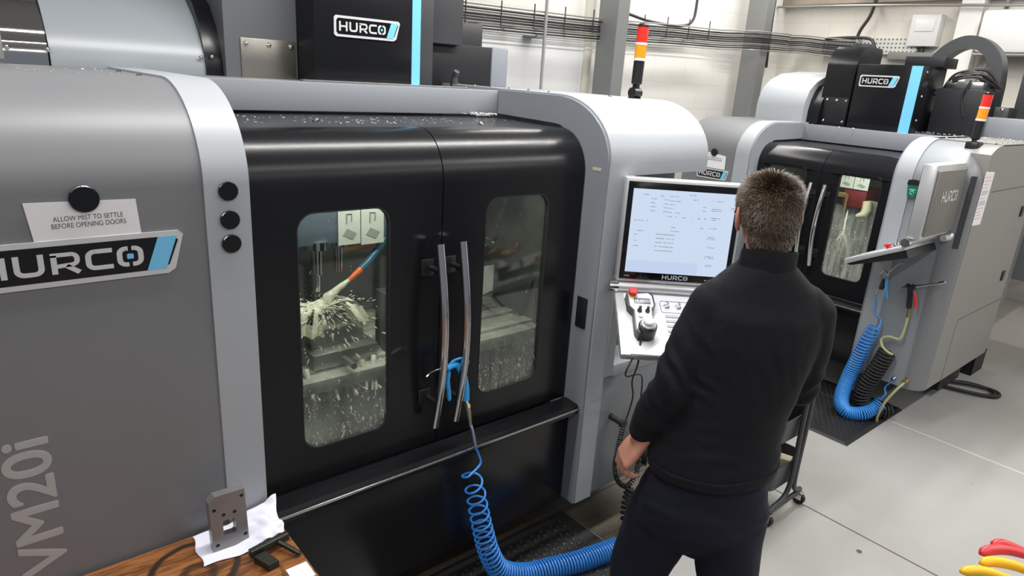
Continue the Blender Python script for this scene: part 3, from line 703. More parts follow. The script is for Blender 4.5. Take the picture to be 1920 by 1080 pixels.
    kb('emergency_stop', lathe(B(), [(.013, 0), (.012, .012), (.018, .014), (.019, .024), (.015, .028)], (.060 if lit else .40, -.045 if lit else -.10, 0), (0, 0, 1), 24), REDP, dk)
    b_ = B(); ribbon(b_, rrect(.046, .058, -.055, -.043, .003, 2), .0014, 0, .001, K, closed=True)
    if lit:
        for v in b_.verts: v.co = v.co+V((-.012, 0, .0))
        obj('round_emblem', b_, INK, dk, smooth=0)
    else: b_.free()
    return c, K
TC = frame_mat((1.955-1.238, -.058, 1.255), (.757, -.654, 0), (.0, .0, 1))
# frame_mat gives (right, up, normal towards viewer): turn into x right, y away, z up
def to_xyz(Mx):
    r = Mx.col[0].xyz; u = Mx.col[1].xyz; n = Mx.col[2].xyz
    m = Matrix((r, -n, u)).transposed().to_4x4(); m.translation = Mx.translation; return m
TCx = to_xyz(TC) @ Matrix.Rotation(radians(-2), 4, 'X')
con, KB = console(m1, TCx, True)
b = B(); p = V((2.15-1.238, -.13, 1.45)); tube(b, spline([(1.02, -.12, 1.42), (1.03, -.02, 1.42), (1.03, .15, 1.42)], 6), .035, 16); obj('console_arm', b, DARK, m1)
# handheld pendant sitting on the keypad
def pendant():
    r = root('handheld_pendant', 'black handheld control pendant with red stop button and large white dial, on the keypad', 'remote control')
    G = Matrix.Translation((1.238, 0, 0)) @ TCx @ KB
    def kb(name, bm, m, par):
        for v in bm.verts: v.co = G @ v.co
        return obj(name, bm, m, par)
    pts = [(.035, -.05), (.125, -.035), (.140, -.05), (.143, -.105), (.130, -.125), (.125, -.24), (.11, -.265), (.065, -.265), (.055, -.24), (.056, -.14), (.038, -.115)]
    body = kb('pendant_body', prism_z(B(), pts, .0, .034), PLASTB, r)
    kb('pendant_face', prism_z(B(), [(.06+(x-.06)*1.0 if 0 else .09+(x-.09)*.86, -.15+(y+.15)*.93) for x, y in pts], .034, .036), KEYW, r)
    kb('display', box(B(), (.062, -.105, .036), (.125, -.075, .0375), .001), mat('lcd', (.12, .13, .14), .3), r)
    M_ = G @ Matrix.Translation((.066, -.097, .0376)); b_ = B(); letters(b_, M_ @ Matrix.Diagonal((.75, 1, 1, 1)), .013, 0, .0005); obj('display_lettering', b_, KEYW, r, smooth=0)
    kb('stop_button', lathe(B(), [(.011, .034), (.011, .045), (.016, .046), (.017, .056), (.013, .060)], (.060, -.058, 0), (0, 0, 1), 24), REDP, r)
    kb('stop_collar', lathe(B(), [(.015, .034), (.015, .042)], (.060, -.058, 0), (0, 0, 1), 24), YELL, r)
    for x in (.078, .108):
        kb('rotary_knob', lathe(B(), [(.009, .036), (.009, .042), (.006, .044), (.0055, .060), (.003, .061)], (x, -.145, 0), (0, 0, 1), 14), PLASTB, r)
        kb('push_button', lathe(B(), [(.008, .036), (.008, .042), (.006, .044)], (x+.002, -.175, 0), (0, 0, 1), 16), WHITEL, r)
    kb('dial_drum', lathe(B(), [(.032, .0), (.034, .02), (.034, .052), (.030, .056)], (.098, -.235, 0), (0, 0, 1), 32), PLASTB, r)
    kb('handwheel', lathe(B(), [(.026, .056), (.026, .062), (.021, .066), (.020, .076), (.016, .080)], (.098, -.235, 0), (0, 0, 1), 10), WHITEL, r)
    e_ = G @ V((.075, -.262, .02))
    pts = spline([e_, e_+V((-.01, -.01, -.10)), (2.02, -.15, .84), (2.13, -.08, .70), (2.115, -.065, .565)], 10)
    kb_ = obj('pendant_cord', tube(B(), pts, .0035, 8), RUBBER, r)
    e2 = G @ V((.045, -.333, -.02))
    obj('console_lead', tube(B(), spline([e2, e2+V((.0, .02, -.08)), (2.16, -.09, .80), (2.20, -.07, .62), (2.22, -.05, .48)], 10), .0032, 8), RUBBER, r)
    b_ = B(); tube(b_, helix([(2.112, -.062, .56), (2.098, -.062, .47), (2.092, -.062, .37), (2.125, -.062, .28), (2.19, -.062, .225), (2.245, -.062, .25), (2.262, -.060, .34), (2.262, -.055, .45), (2.255, -.05, .55)], .0100, 62, 12), .0029, 6)
    obj('coiled_cord', b_, PLASTB, r)
    return r
pendant()
b = B(); cyl(b, (2.10, .0030, .585), (2.10, -.075, .58), .014, 16); cyl(b, (2.10, -.060, .58), (2.10, -.078, .58), .018, 16)
t = obj('rubber_hook', b, RUBBER); tag(t, 'black rubber peg on the grey lower panel carrying the coiled cord', 'hook')
# ------------------------------------------------------------------ farther machine, turned a quarter round
C2 = .4175; a2 = .4875
m2 = root('machining_centre', 'smaller grey and black machining centre standing side-on at the back right', 'machine', (4.4, C2, 0), radians(-90))
P2 = dict(root=m2, a=a2, zt=1.79, zs=1.56, rv=.30, skirt=.285, sw=.11, depth=1.27, L=.55, R=.4425, hz=1.668, rail=.695, doortop=1.655, archL=True, cw=.03,
          win=((-.385, -.10, .83, 1.535), (.125, .398, .83, 1.535)), wr=.045, glass=GLASS2, hx=.048, hoff=.02, hand=(.885, 1.435))
machine(P2)
a = a2
obj('front_panel', prism_x(B(), shell(profile(1.79, 1.56, .30, 1.27, .285, -.004), 1.27, .285), a+.11, a+.3425), MIDL, m2)
# rounded corner: profile swept a quarter turn
bm = B(); pr = [p for p in profile(1.79, 1.56, .30, 1.27, .285)]; rings = []
for k in range(9):
    ph = radians(90*k/8); row = []
    for v_, z in pr:
        d = max(.10-v_, 0); row.append(bm.verts.new((a+.3425+d*sin(ph), .10-d*cos(ph) if v_ < .10 else .10, z if v_ <= .30 else 1.79)))
    rings.append(row)
for r0, r1 in zip(rings, rings[1:]):
    for i in range(len(pr)-1):
        try: bm.faces.new((r0[i], r0[i+1], r1[i+1], r1[i]))
        except ValueError: pass
bmesh.ops.remove_doubles(bm, verts=bm.verts, dist=.0008)
obj('rounded_corner', bm, GREY, m2)
sp_ = [(v_, z) for v_, z in profile(1.79, 1.56, .30, 1.24, .285) if v_ >= .10]
sp_ = [(.10, .285)]+sp_+[(1.24, .285)]
SIDE = mat('side_grey_paint', (.235, .232, .22), .45, bump=.1, bscale=500)
sd = obj('side_panel', prism_x(B(), sp_, a+.3425, a+.4425), SIDE, m2)
bm = B(); box(bm, (a+.4425, .355, .70), (a+.4432, 1.24, .704)); box(bm, (a+.4425, .30, 1.517), (a+.4432, 1.24, 1.521)); box(bm, (a+.4425, .352, .285), (a+.4432, .356, .70)); obj('panel_gap', bm, INK, sd, smooth=0)
for z in (1.31, .86): obj('side_latch', box(B(), (a+.4425, 1.06, z), (a+.452, 1.11, z+.07), .004), PLASTB, sd)
obj('console_slot', box(B(), (-.016, -.001, 1.20), (.016, .003, 1.62), 0, 0, Matrix.Translation((a+.3425+.0715, .10-.0715, 0)) @ Matrix.Rotation(radians(45), 4, 'Z')), INK, m2)
obj('roof_sheet', box(B(), (a+.05, .30, 1.783), (a+.4425, 1.24, 1.796), .003), SIDE, m2)
screws(m2, [(a+.10+.05*i, .42+.02*(i % 3), 1.796) for i in range(6)]+[(a+.40, .30+.1*i, 1.796) for i in range(9)]+[(-a-.2+.1*i, .64, 1.786) for i in range(7)], (0, 0, 1), .007)
Lx = -a-.55
nameplate(m2, (C2-1.318, -.001, 1.352), (1, 0, 0), (0, 0, 1), .27, .075)
upper(m2, None, dict(far=True, zb=1.775, guard=(C2-1.322, C2-.93), gprof=[(.69, 1.775), (.69, 1.90), (.70, 1.95), (.74, 2.03), (.79, 2.07), (.84, 2.10), (.98, 2.15), (1.28, 2.18)],
      flange=(C2-.95, C2-.84), fprof=[(.775, 1.775), (.775, 1.88), (.79, 1.95), (.83, 2.02), (.87, 2.06), (.95, 2.08)],
      col=(C2-.86, C2-.645), cprof=[(.80, 1.775), (.80, 2.22), (.82, 2.28), (.86, 2.33), (.93, 2.36), (1.02, 2.365), (1.17, 2.36), (1.19, 2.33)], cmat=BLACK,
      plate=(C2-.83, C2-.65, 1.80, 1.992), platev=.80, pmat=BLACKM, head=(C2-.62, C2-.18, 2.235, .77, 1.20), stripe=(C2-.255, C2-.185),
      np=(C2-.588, .7685, 2.080), npsz=(.27, .080)))
obj('top_box', box(B(), (C2-.40, 1.0, 2.236), (C2-.14, 1.25, 2.305), .004), BLACKM, m2)
b = B(); cyl(b, (C2-.74, 1.05, 2.36), (C2-.74, 1.05, 2.385), .075, 24); obj('column_cap', b, DARK, m2)
# electrical cabinet, cable arch and rear box
obj('valve_cabinet', box(B(), (C2-.15, 1.0, 1.79), (C2+.15, 1.35, 2.10), .004), BLACKM, m2)
b = B(); box(b, (C2-.11, 1.02, 2.10), (C2+.12, 1.3, 2.15), .004); obj('valve_block', b, STEEL, m2)
b = B()
for k in range(7):
    x0 = C2-.16+random.uniform(-.02, .05); tube(b, spline([(x0, 1.15, 2.04+.01*k), (x0+.08, 1.02+.02*k, 2.15+.012*k), (x0+.20, 1.05+.02*k, 2.18+.01*k), (x0+.30, 1.2, 2.12)], 6), .008, 8)
tube(b, spline([(C2+.05, .99, 2.16), (C2+.02, .985, 2.05), (C2+.06, .985, 1.92)], 6), .006, 8)
obj('cable_bundle', b, RUBBER, m2)
arc = spline([(C2-.06-.30, 1.35, 1.95), (C2-.06-.29, 1.35, 2.16), (C2-.06-.22, 1.35, 2.33), (C2-.06-.10, 1.35, 2.42), (C2-.06+.02, 1.35, 2.41), (C2-.06+.12, 1.35, 2.32), (C2-.06+.155, 1.35, 2.18), (C2-.06+.165, 1.35, 1.97)], 8)
bm = B(); rings = []
for i, p in enumerate(arc):
    t = (arc[min(i+1, len(arc)-1)]-arc[max(i-1, 0)]).normalized(); n = V((-t.z, 0, t.x)); rings.append([bm.verts.new(p+n*s*.042+V((0, q*.065, 0))) for s, q in ((-1, -1), (1, -1), (1, 1), (-1, 1))])
for r0, r1 in zip(rings, rings[1:]):
    for i in range(4): bm.faces.new((r0[i], r0[(i+1) % 4], r1[(i+1) % 4], r1[i]))
bm.faces.new(rings[0]); bm.faces.new(rings[-1][::-1])
obj('cable_arch', bm, DARK, m2)
obj('arch_foot', box(B(), (C2+.10, 1.26, 1.92), (C2+.24, 1.46, 2.0), .004), DARK, m2)
screws(m2, [(C2+.14, 1.255, 1.98), (C2+.20, 1.255, 1.985)], (0, -1, 0), .010)
obj('rear_box', box(B(), (C2+.19, 1.55, 1.93), (C2+.60, 1.9, 2.29), .005), DARK, m2)
obj('grey_duct', box(B(), (C2+.12, 1.15, 1.79), (C2+.50, 1.50, 1.93), .006), MID, m2)
obj('rear_cabinet', box(B(), (-.3, 1.30, .60), (a+.40, 1.55, 1.93), .006), GREY, m2)
obj('back_frame', box(B(), (a+.2, 1.24, .30), (a+.41, 1.30, 1.78), .004), BLACKM, m2)
tower(m2, C2+.385, .20, 1.75, 1.14, (0, radians(2), 0))
obj('tower_bracket', box(B(), (C2+.355, .16, 1.74), (C2+.425, .25, 1.80), .008), PLASTB, m2)
# chamber of the far machine
card(m2, C2-.504, C2-.402, 1.372, 1.478, .60, yellow=False); card(m2, C2-.398, C2-.295, 1.372, 1.478, .60)
obj('red_cover', box(B(), (C2-.46, .61, 1.24), (C2-.30, .9, 1.375), .006), mat('dark_red_paint', (.14, .015, .02), .4), m2)
b = B(); box(b, (C2-.56, .60, 1.30), (C2-.44, .62, 1.335), .003); cyl(b, (C2-.425, .59, 1.33), (C2-.425, .59, 1.20), .010); obj('chamber_lamp_tube', b, mat('warm_brass', (.6, .42, .2), .3, .8), m2)
b = B(); tube(b, [(C2-.29, .62, 1.30), (C2-.28, .62, 1.24), (C2-.29, .60, 1.20), (C2-.33, .58, 1.185)], [.028, .034, .03, .012], 14); obj('coolant_hose', b, CREAM, m2)
obj('inner_guard', box(B(), (C2-.9, .66, .60), (C2+.05, .68, 1.30), .003), INNER, m2)
b = B()
jet(b, (C2-.385, .56, 1.22), (C2-.36, .50, 1.06), .004, .012)
for k in range(9):
    an = random.uniform(0, 2*pi); l = random.uniform(.03, .10); c0 = V((C2-.36, .50, 1.05)); jet(b, c0, c0+V((cos(an)*l, sin(an)*l*.6, random.uniform(-.12, .03))), .008, .001, 6, .05, .01)
for k in range(420):
    bmesh.ops.create_icosphere(b, subdivisions=1, radius=random.uniform(.0015, .004), matrix=Matrix.Translation((C2-.36+random.gauss(0, .09), .45+random.gauss(0, .08), 1.0+random.gauss(0, .1))))
o = obj('coolant_splash', b, COOL, m2, smooth=60); o['kind'] = 'stuff'
area('chamber_light', (4.72, .30, 1.60), .05, .4, 8, (1, .96, .86))
# its console: swung out square to the machine, seen from behind
R2 = Matrix(((0, -1, 0, 0), (1, 0, 0, 0), (0, 0, 1, 0), (0, 0, 0, 1)))   # world -> local rotation of m2 (inverse of -90)
def loc2(p): p = V(p)-V((4.4, C2, 0)); return V((-p.y, p.x, p.z))
# operator stands on the +y side and looks towards -y: monitor right = -x world? x axis of console = -X world
rr = V((-1, 0, 0)); uu = V((0, 0, 1)); yy = V((0, -1, 0))
TW = Matrix((rr, yy, uu)).transposed().to_4x4(); TW.translation = V((4.425, -.365, 1.285))
W2L = Matrix.Rotation(radians(90), 4, 'Z') @ Matrix.Translation(-V((4.4, C2, 0)))
console(m2, W2L @ TW, False)
b = B(); tube(b, spline([loc2(p) for p in ((4.36, -.43, 1.258), (4.415, -.445, 1.265), (4.432, -.445, 1.31), (4.425, -.43, 1.36))], 6), .020, 14); obj('console_arm', b, ALU, m2)
# ------------------------------------------------------------------ small things on the machines
def disc(name, label, cat, c, n, r, m, h=.008, group=None):
    o = obj(name, lathe(B(), [(r*.97, 0), (r, .001), (r, h-.002), (r*.94, h)], c, n, 32), m); tag(o, label, cat, group); return o
t = root('paper_notice', 'white paper notice about mist, held by a magnet above the big nameplate', 'notice')
tl, tr_, br_, bl = (.107, 1.682), (.317, 1.678), (.322, 1.592), (.117, 1.595)
bm = B(); 
obj('sheet', prism_y(bm, [bl, br_, tr_, tl], -.0035, -.0025), WHITEP, t, smooth=0)
Mx = frame_mat((.222, -.0036, 1.636), (1, 0, .012), (0, 0, 1)); text('printed_text', 'ALLOW MIST TO SETTLE\nBEFORE OPENING DOORS', .0155, Mx, INK, t, .0001, sx=.78)
disc('round_magnet', 'black round magnet holding the white mist notice', 'magnet', (.217, -.0035, 1.685), (0, -1, 0), .0295, GLOSSB, .008)
for i, (x, z, d) in enumerate(((.520, 1.685, 'topmost'), (.520, 1.613, 'middle'), (.520, 1.552, 'lowest'))):
    disc('round_magnet', f'black round magnet, {d} of the three on the light grey strip', 'magnet', (x, -.006, z), (0, -1, 0), .0235, GLOSSB, .008, 'three black magnets on the light strip')
t = root('paper_notice', 'small white paper notice with magnet on the far machine, above its nameplate', 'notice')
bm = B(); prism(bm, [(1.30, 1.432), (1.085, 1.432), (1.09, 1.53), (1.30, 1.55)], lambda p: (4.396, p[0], p[1]), lambda p: (4.397, p[0], p[1])); obj('sheet', bm, WHITEP, t, smooth=0)
Mx = frame_mat((4.3955, 1.19, 1.50), (0, -1, 0), (0, 0, 1)); text('printed_text', 'ALLOW MIST TO SETTLE\nBEFORE OPENING DOORS', .0155, Mx, INK, t, .0001, sx=.78)
disc('round_magnet', 'small black round magnet holding the white notice on the far machine', 'magnet', (4.396, 1.19, 1.548), (-1, 0, 0), .028, GLOSSB, .008)
# notice on the side of the far machine
t = root('paper_notice', 'long white printed sheet with red and blue lines on the side of the far machine', 'notice')
obj('sheet', prism_y(B(), [(4.505, 1.335), (4.655, 1.33), (4.66, 1.64), (4.505, 1.648)], -.5142, -.5130), WHITEP, t, smooth=0)
b_ = B(); b2 = B()
for k in range(13):
    z = 1.615-k*.020
    if k in (4, 7): box(b2, (4.52, -.5148, z-.018), (4.63, -.5142, z+.002))
    else: box(b_, (4.51, -.5148, z-.004), (4.51+random.uniform(.09, .13), -.5142, z))
obj('red_lines', b_, mat('red_print', (.75, .35, .37), .6), t, smooth=0); obj('blue_blocks', b2, mat('blue_print', (.45, .60, .72), .6), t, smooth=0)
# green tag holder
t = root('green_holder', 'small dark green plastic holder on the far machine beside its monitor', 'holder')
Mx = frame_mat((4.394, -.168, 1.455), (0, -1, 0), (0, 0, 1))
obj('pocket', flatp(B(), [(.012, 0), (.055, 0), (.066, .075), (0, .075)], 0, .014, Mx), GREENP, t); obj('black_lid', flatp(B(), [(-.002, .075), (.068, .075), (.066, .10), (.034, .106), (.002, .10)], 0, .018, Mx), PLASTB, t)
b_ = B(); ribbon(b_, [(.016, .045), (.05, .047)], .006, .014, .0148, Mx); ribbon(b_, arcp(.034, .028, .010, 0, 300, 8), .004, .014, .0148, Mx); obj('white_marks', b_, mat('pale_green_print', (.35, .65, .5), .6), t, smooth=0)
# swarf on top of the doors
CHIP = mat('bright_chips', (.8, .8, .8), .25, .4)
def swarf(name, label, n, fx, group=None):
    b_ = B()
    for k in range(n):
        p, s_ = fx(); M_ = Matrix.Translation(p) @ Matrix.Rotation(random.uniform(0, 6), 4, 'Z') @ Matrix.Rotation(random.uniform(-.6, .6), 4, 'X')
        box(b_, (-s_, -s_*.5, -s_*.2), (s_, s_*.5, s_*.2), 0, 0, M_)
    o = obj(name, b_, CHIP, smooth=0); o['kind'] = 'stuff'; tag(o, label, 'metal chips')
swarf('metal_swarf', 'tiny bright metal chips scattered on the black door tops of the nearer machine', 170, lambda: (V((random.gauss(1.15, .28), random.uniform(.33, .60), 1.8195)), random.uniform(.0012, .0036)))
swarf('metal_swarf', 'pile of bright chips in the corner behind the right-hand door', 90, lambda: (V((1.80+random.gauss(0, .035), .64+random.gauss(0, .012), 1.826+random.uniform(0, .012))), random.uniform(.003, .007)))
swarf('metal_swarf', 'tiny bright metal chips on the roof of the far machine', 130, lambda: (V((4.4+random.uniform(.72, 1.2), random.uniform(-.45, .15), 1.799)), random.uniform(.002, .005)))
swarf('metal_swarf', 'tiny bright chips scattered on the left grey housing of the nearer machine', 40, lambda: (V((random.uniform(.1, .45), random.uniform(.36, .8), 1.937)), random.uniform(.001, .003)))
# ------------------------------------------------------------------ bench with part, rag and clamp
t = root('workbench', 'brown stained wooden workbench against the left grey housing', 'workbench', (0, 0, 0))
obj('bench_top', box(B(), (-.9, -1.25, .706), (.577, -.012, .746), .003), WOOD, t)
for x in (-.85, .50):
    for y in (-1.2, -.08): obj('leg', box(B(), (x, y, 0), (x+.05, y+.05, .706), .003), DARK, t)
for y in (-1.2, -.08): obj('stretcher', box(B(), (-.80, y, .15), (.50, y+.05, .19), .003), DARK, t)
def grid_cloth(name, pts_edge, zf, m, label, cat, nx=44, ny=30, thick=.0012):
    """cloth from a four-sided outline (a,b,c,d) and a height function"""
    a_, b_, c_, d_ = [V((*p, 0)) for p in pts_edge]; bm = B(); G = []
    for j in range(ny+1):
        row = []
        for i in range(nx+1):
            u, v_ = i/nx, j/ny
            p = a_.lerp(b_, u).lerp(d_.lerp(c_, u), v_)
            p.x += .004*sin(9*v_+5*u)*(1 if u in (0, 1) else .6); p.y += .003*sin(11*u)
            row.append(bm.verts.new((p.x, p.y, zf(u, v_))))
        G.append(row)
    for j in range(ny):
        for i in range(nx): bm.faces.new((G[j][i], G[j][i+1], G[j+1][i+1], G[j+1][i]))
    o = obj(name, bm, m, smooth=80); s_ = o.modifiers.new('s', 'SOLIDIFY'); s_.thickness = thick; s_.offset = 1
    tag(o, label, cat); return o
from mathutils import noise
RAG = mat('white_rag_cotton', (.62, .63, .74), .85, bump=.4, bscale=900)
def ragz(u, v_):
    f = max(0, (u-.42)/.58)
    n_ = noise.noise(V((u*4.5, v_*5, 1.3)))*.5+.5; n2 = abs(noise.noise(V((u*7+v_*3, v_*3, 4.1))))
    return .7475+f*(.008+.030*n_*(1-v_*.2)+.012*n2)+.0015*n_+(.02*max(0, v_-.8)/.2*f)
grid_cloth('cotton_rag', ((.352, -.155), (.560, -.172), (.588, -.020), (.360, -.020)), ragz, RAG, 'crumpled white cotton rag lying on the bench under the steel block', 'rag')
# machined block standing on edge
STB = mat('machined_steel', (.24, .23, .235), .34, .55, bump=.05, bscale=120, var=.06, vscale=20)
th = radians(4); MB_ = Matrix.Translation((.388, -.118, .7498)) @ Matrix.Rotation(radians(-2), 4, 'Z') @ Matrix.Rotation(radians(-6), 4, 'X')
bm = B(); W_, H_, D_ = .092, .156, .030
outer = [(0, 0), (W_, 0), (W_, H_), (.016, H_), (0, H_-.014)]
win = rrect(.030, .062, .036, .082, .006, 3)
holes = [(.012, .016), (.084, .024), (.012, .118), (.083, .138), (.034, .098), (.062, .098)]
loops = [outer, win]+[[(cx+.0052*cos(2*pi*k/12), cy+.0052*sin(2*pi*k/12)) for k in range(12)] for cx, cy in holes]
fr_, bk_ = [], []
for lp in loops:
    fr_.append([bm.verts.new((p[0], 0, p[1])) for p in lp]); bk_.append([bm.verts.new((p[0], D_, p[1])) for p in lp])
for side in (fr_, bk_):
    es = []
    for l in side: es += [bm.edges.new((l[i], l[(i+1) % len(l)])) for i in range(len(l))]
    bmesh.ops.triangle_fill(bm, edges=es, use_beauty=True)
for A_, B_ in zip(fr_, bk_):
    for i in range(len(A_)): bm.faces.new((A_[i], A_[(i+1) % len(A_)], B_[(i+1) % len(A_)], B_[i]))
for v in bm.verts: v.co = MB_ @ v.co
o = obj('machined_block', bm, STB, smooth=30); tag(o, 'machined steel block with square window and drilled holes, standing on the rag', 'machine part')
# clamp in front
CL = mat('black_oxide_steel', (.045, .045, .04), .38, .7, bump=.3, bscale=300)
t = root('toolmakers_clamp', 'small black steel clamp with a screw lying on the bench beside the rag', 'clamp', (.51, -.20, .746))
MC = Matrix.Rotation(radians(9), 4, 'Z')
def cl(nm, bm, m=CL):
    for v in bm.verts: v.co = MC @ v.co
    return obj(nm, bm, m, t)
cl('clamp_bar', box(B(), (-.055, .0, .012), (.055, .018, .034), .003)); cl('clamp_jaw', prism_z(B(), [(-.050, -.002), (-.018, -.002), (-.012, -.060), (-.040, -.060)], .0, .020))
sc = B(); tube(sc, [(.022, .005, .022), (.046, -.065, .010)], .006, 12)
for k in range(16):
    f_ = k/16; p = V((.022, .005, .022)).lerp(V((.046, -.065, .010)), f_); tube(sc, [p, p+V((.0006, -.0018, -.0003))], .0072, 12)
cl('clamp_screw', sc, CL)
o = obj('white_card', box(B(), (.515, -.345, .7465), (.570, -.285, .749), .0005), WHITEP); o.rotation_euler = (0, 0, 0); tag(o, 'white card corner on the bench edge below the clamp', 'card')
# ------------------------------------------------------------------ coiled hoses and air guns
def mesh_tube(name, pts, r, m, parent, seg=8): return obj(name, tube(B(), pts, r, seg), m, parent, smooth=80)
t = root('coiled_air_hose', 'blue coiled air hose hanging from the blue gun and trailing onto the floor', 'hose')
fit = B(); tube(fit, [(1.312, .030, .876), (1.308, .006, .838), (1.308, -.006, .79)], [.007, .009, .006], 12); cyl(fit, (1.311, .020, .862), (1.309, .012, .850), .0105, 6)
obj('brass_fitting', fit, mat('nickel_brass', (.42, .38, .28), .3, 1), t)
sp = B(); tube(sp, helix([(1.308, -.006, .792), (1.322, -.008, .745), (1.332, -.010, .70)], .0056, 22, 8), .0016, 5); obj('spring_guard', sp, STEEL, t)
cent = [(1.315, -.01, .602), (1.325, -.012, .56), (1.345, -.012, .49), (1.362, -.014, .41), (1.385, -.02, .31), (1.415, -.03, .20), (1.465, -.045, .105), (1.56, -.075, .056), (1.68, -.110, .048), (1.83, -.155, .048), (2.02, -.19, .048)]
hp = helix(cent, lambda u: .034+.008*min(1, u*2), 58, 18, rpt=[.25, .32, .42, .55, .75, 1.0, 1.4, 1.75, 1.75, 1.75, 1.75])
lead = spline([(1.308, -.006, .80), (1.332, -.010, .70), (1.350, -.012, .655), (1.352, -.02, .62), hp[0]], 8)
mesh_tube('coil', lead[:-1]+hp, .0047, BLUEH, t, 8)
# air gun clipped over the lower stand-off of the right handle
def air_gun(label, T, col):
    g = root('air_gun', label, 'air gun')
    def k(nm, bm, m):
        for v in bm.verts: v.co = T @ v.co
        return obj(nm, bm, m, g)
    k('gun_body', tube(B(), spline([(-.052, 0, .012), (-.03, 0, .018), (0, 0, .01), (.026, 0, -.03), (.042, 0, -.085), (.047, 0, -.138)], 5), [.008]+[.011]*10+[.0135]*10+[.014]*5, 14), col)
    k('trigger', tube(B(), spline([(-.040, 0, .0), (-.045, 0, -.04), (-.038, 0, -.08), (-.034, 0, -.115)], 5), [.005, .007]+[.0075]*13+[.004], 10), col)
    k('hanging_hook', tube(B(), spline([(-.05, 0, .018), (-.02, 0, .034), (.025, 0, .032), (.048, 0, .020), (.05, 0, .002)], 5), .0045, 8), col)
    k('nozzle', tube(B(), spline([(-.05, 0, .014), (-.085, 0, .022), (-.125, -.0, .020), (-.145, 0, .010)], 5), .0035, 10), CHROME)
    return g
Tg = Matrix.Translation((1.266, .028, 1.012)) @ Matrix.Rotation(radians(8), 4, 'Z')
g = air_gun('bright blue air gun hooked behind the chrome door handles', Tg, BLUEG)
# far machine: blue gun, blue hose
def P2f(x, y, z): return V((x, y, z))
t = root('coiled_air_hose', 'bright blue coiled air hose hanging down the front of the far machine', 'hose')
cent = [(4.36, -.19, .63), (4.355, -.165, .55), (4.35, -.145, .45), (4.345, -.125, .34), (4.33, -.11, .22), (4.29, -.115, .11), (4.26, -.17, .052), (4.30, -.245, .055), (4.37, -.285, .085), (4.42, -.31, .13)]
hp = helix(cent, lambda u: .037+.005*sin(u*3), 62, 14, rpt=[.5, .6, .75, .9, 1.3, 1.7, 1.7, 1.2, 1.0, 1.0])
lead = spline([(4.37, -.145, .83), (4.375, -.155, .76), (4.37, -.165, .71), (4.365, -.21, .675), hp[0]], 8)
mesh_tube('coil', lead[:-1]+hp, .0055, BLUEH2, t, 8)
mesh_tube('tail', spline([hp[-1], hp[-1]+V((0, -.02, .05)), (4.42, -.31, .24), (4.40, -.345, .30), (4.394, -.358, .335)], 6), .0055, BLUEH2, t)
obj('coupling', cyl(B(), (4.398, -.358, .336), (4.375, -.352, .325), .010, 10), STEEL, t)
obj('steel_lead', tube(B(), [(4.385, -.145, .86), (4.37, -.145, .80)], .005, 8), STEEL, t)
t = root('air_gun', 'small air gun with light blue trigger on the front of the far machine', 'air gun')
k_ = lambda nm, bm, m: obj(nm, bm, m, t)
k_('nozzle', tube(B(), spline([(4.37, -.262, 1.062), (4.365, -.235, 1.055), (4.36, -.205, 1.01), (4.36, -.18, .965)], 6), .0035, 8), STEEL)
k_('wire_loop', tube(B(), spline([(4.36, -.19, .98), (4.36, -.165, .99), (4.36, -.148, .965), (4.36, -.16, .94), (4.36, -.185, .955), (4.36, -.195, .985)], 6), .004, 8), STEEL)
k_('gun_body', tube(B(), [(4.385, -.165, .935), (4.372, -.17, .90), (4.365, -.165, .87)], [.012, .017, .013], 12), PLASTB)
k_('trigger', tube(B(), spline([(4.358, -.188, .95), (4.352, -.196, .90), (4.35, -.212, .85), (4.348, -.222, .825)], 5), [.006, .007]+[.0075]*13+[.004], 8), BLUEG)
t = root('coolant_gun', 'black coolant gun with red trigger on the front of the far machine', 'spray gun')
k_('gun_body', tube(B(), spline([(4.37, -.30, .935), (4.365, -.325, .925), (4.365, -.335, .88), (4.368, -.345, .80)], 6), [.010]+[.016]*17+[.014], 12), PLASTB)
k_('barrel', tube(B(), [(4.365, -.285, .915), (4.362, -.34, .935), (4.36, -.41, .968), (4.358, -.48, 1.0)], [.008, .010, .006, .005], 10), STEEL)
k_('nozzle_tip', tube(B(), [(4.359, -.47, .995), (4.357, -.50, 1.012)], [.010, .009], 10), STEEL)
k_('valve_knob', cyl(B(), (4.368, -.345, .935), (4.345, -.345, .945), .014, 12), PLASTB)
k_('trigger', tube(B(), spline([(4.352, -.355, .915), (4.345, -.375, .87), (4.344, -.385, .815)], 5), [.006]+[.0085]*9+[.006], 8), REDP)
t = root('coiled_coolant_hose', 'black coiled hose with pale yellow ends below the coolant gun', 'hose')
obj('brass_fitting', tube(B(), [(4.37, -.348, .80), (4.368, -.352, .745)], [.009, .011], 10), BRASS, t)
l_ = spline([(4.368, -.352, .75), (4.362, -.352, .66), (4.355, -.34, .60), (4.35, -.28, .595), (4.345, -.245, .565), (4.33, -.27, .525), (4.31, -.315, .51), (4.325, -.335, .50)], 8)
mesh_tube('yellow_lead', l_, .008, HOSEY, t)
cent = [(4.352, -.295, .50), (4.35, -.275, .42), (4.35, -.25, .33), (4.35, -.22, .24), (4.36, -.21, .15), (4.39, -.23, .085), (4.44, -.29, .065), (4.50, -.34, .06)]
mesh_tube('coil', helix(cent, .046, 26, 16), .0085, RUBBER, t)
obj('wall_coupling', cyl(B(), (4.398, -.43, .345), (4.365, -.425, .335), .014, 10), BRASS, t)
mesh_tube('yellow_tail', spline([(4.37, -.427, .335), (4.34, -.40, .28), (4.33, -.36, .18), (4.36, -.33, .06), (4.38, -.325, .012)], 8), .008, HOSEY, t)
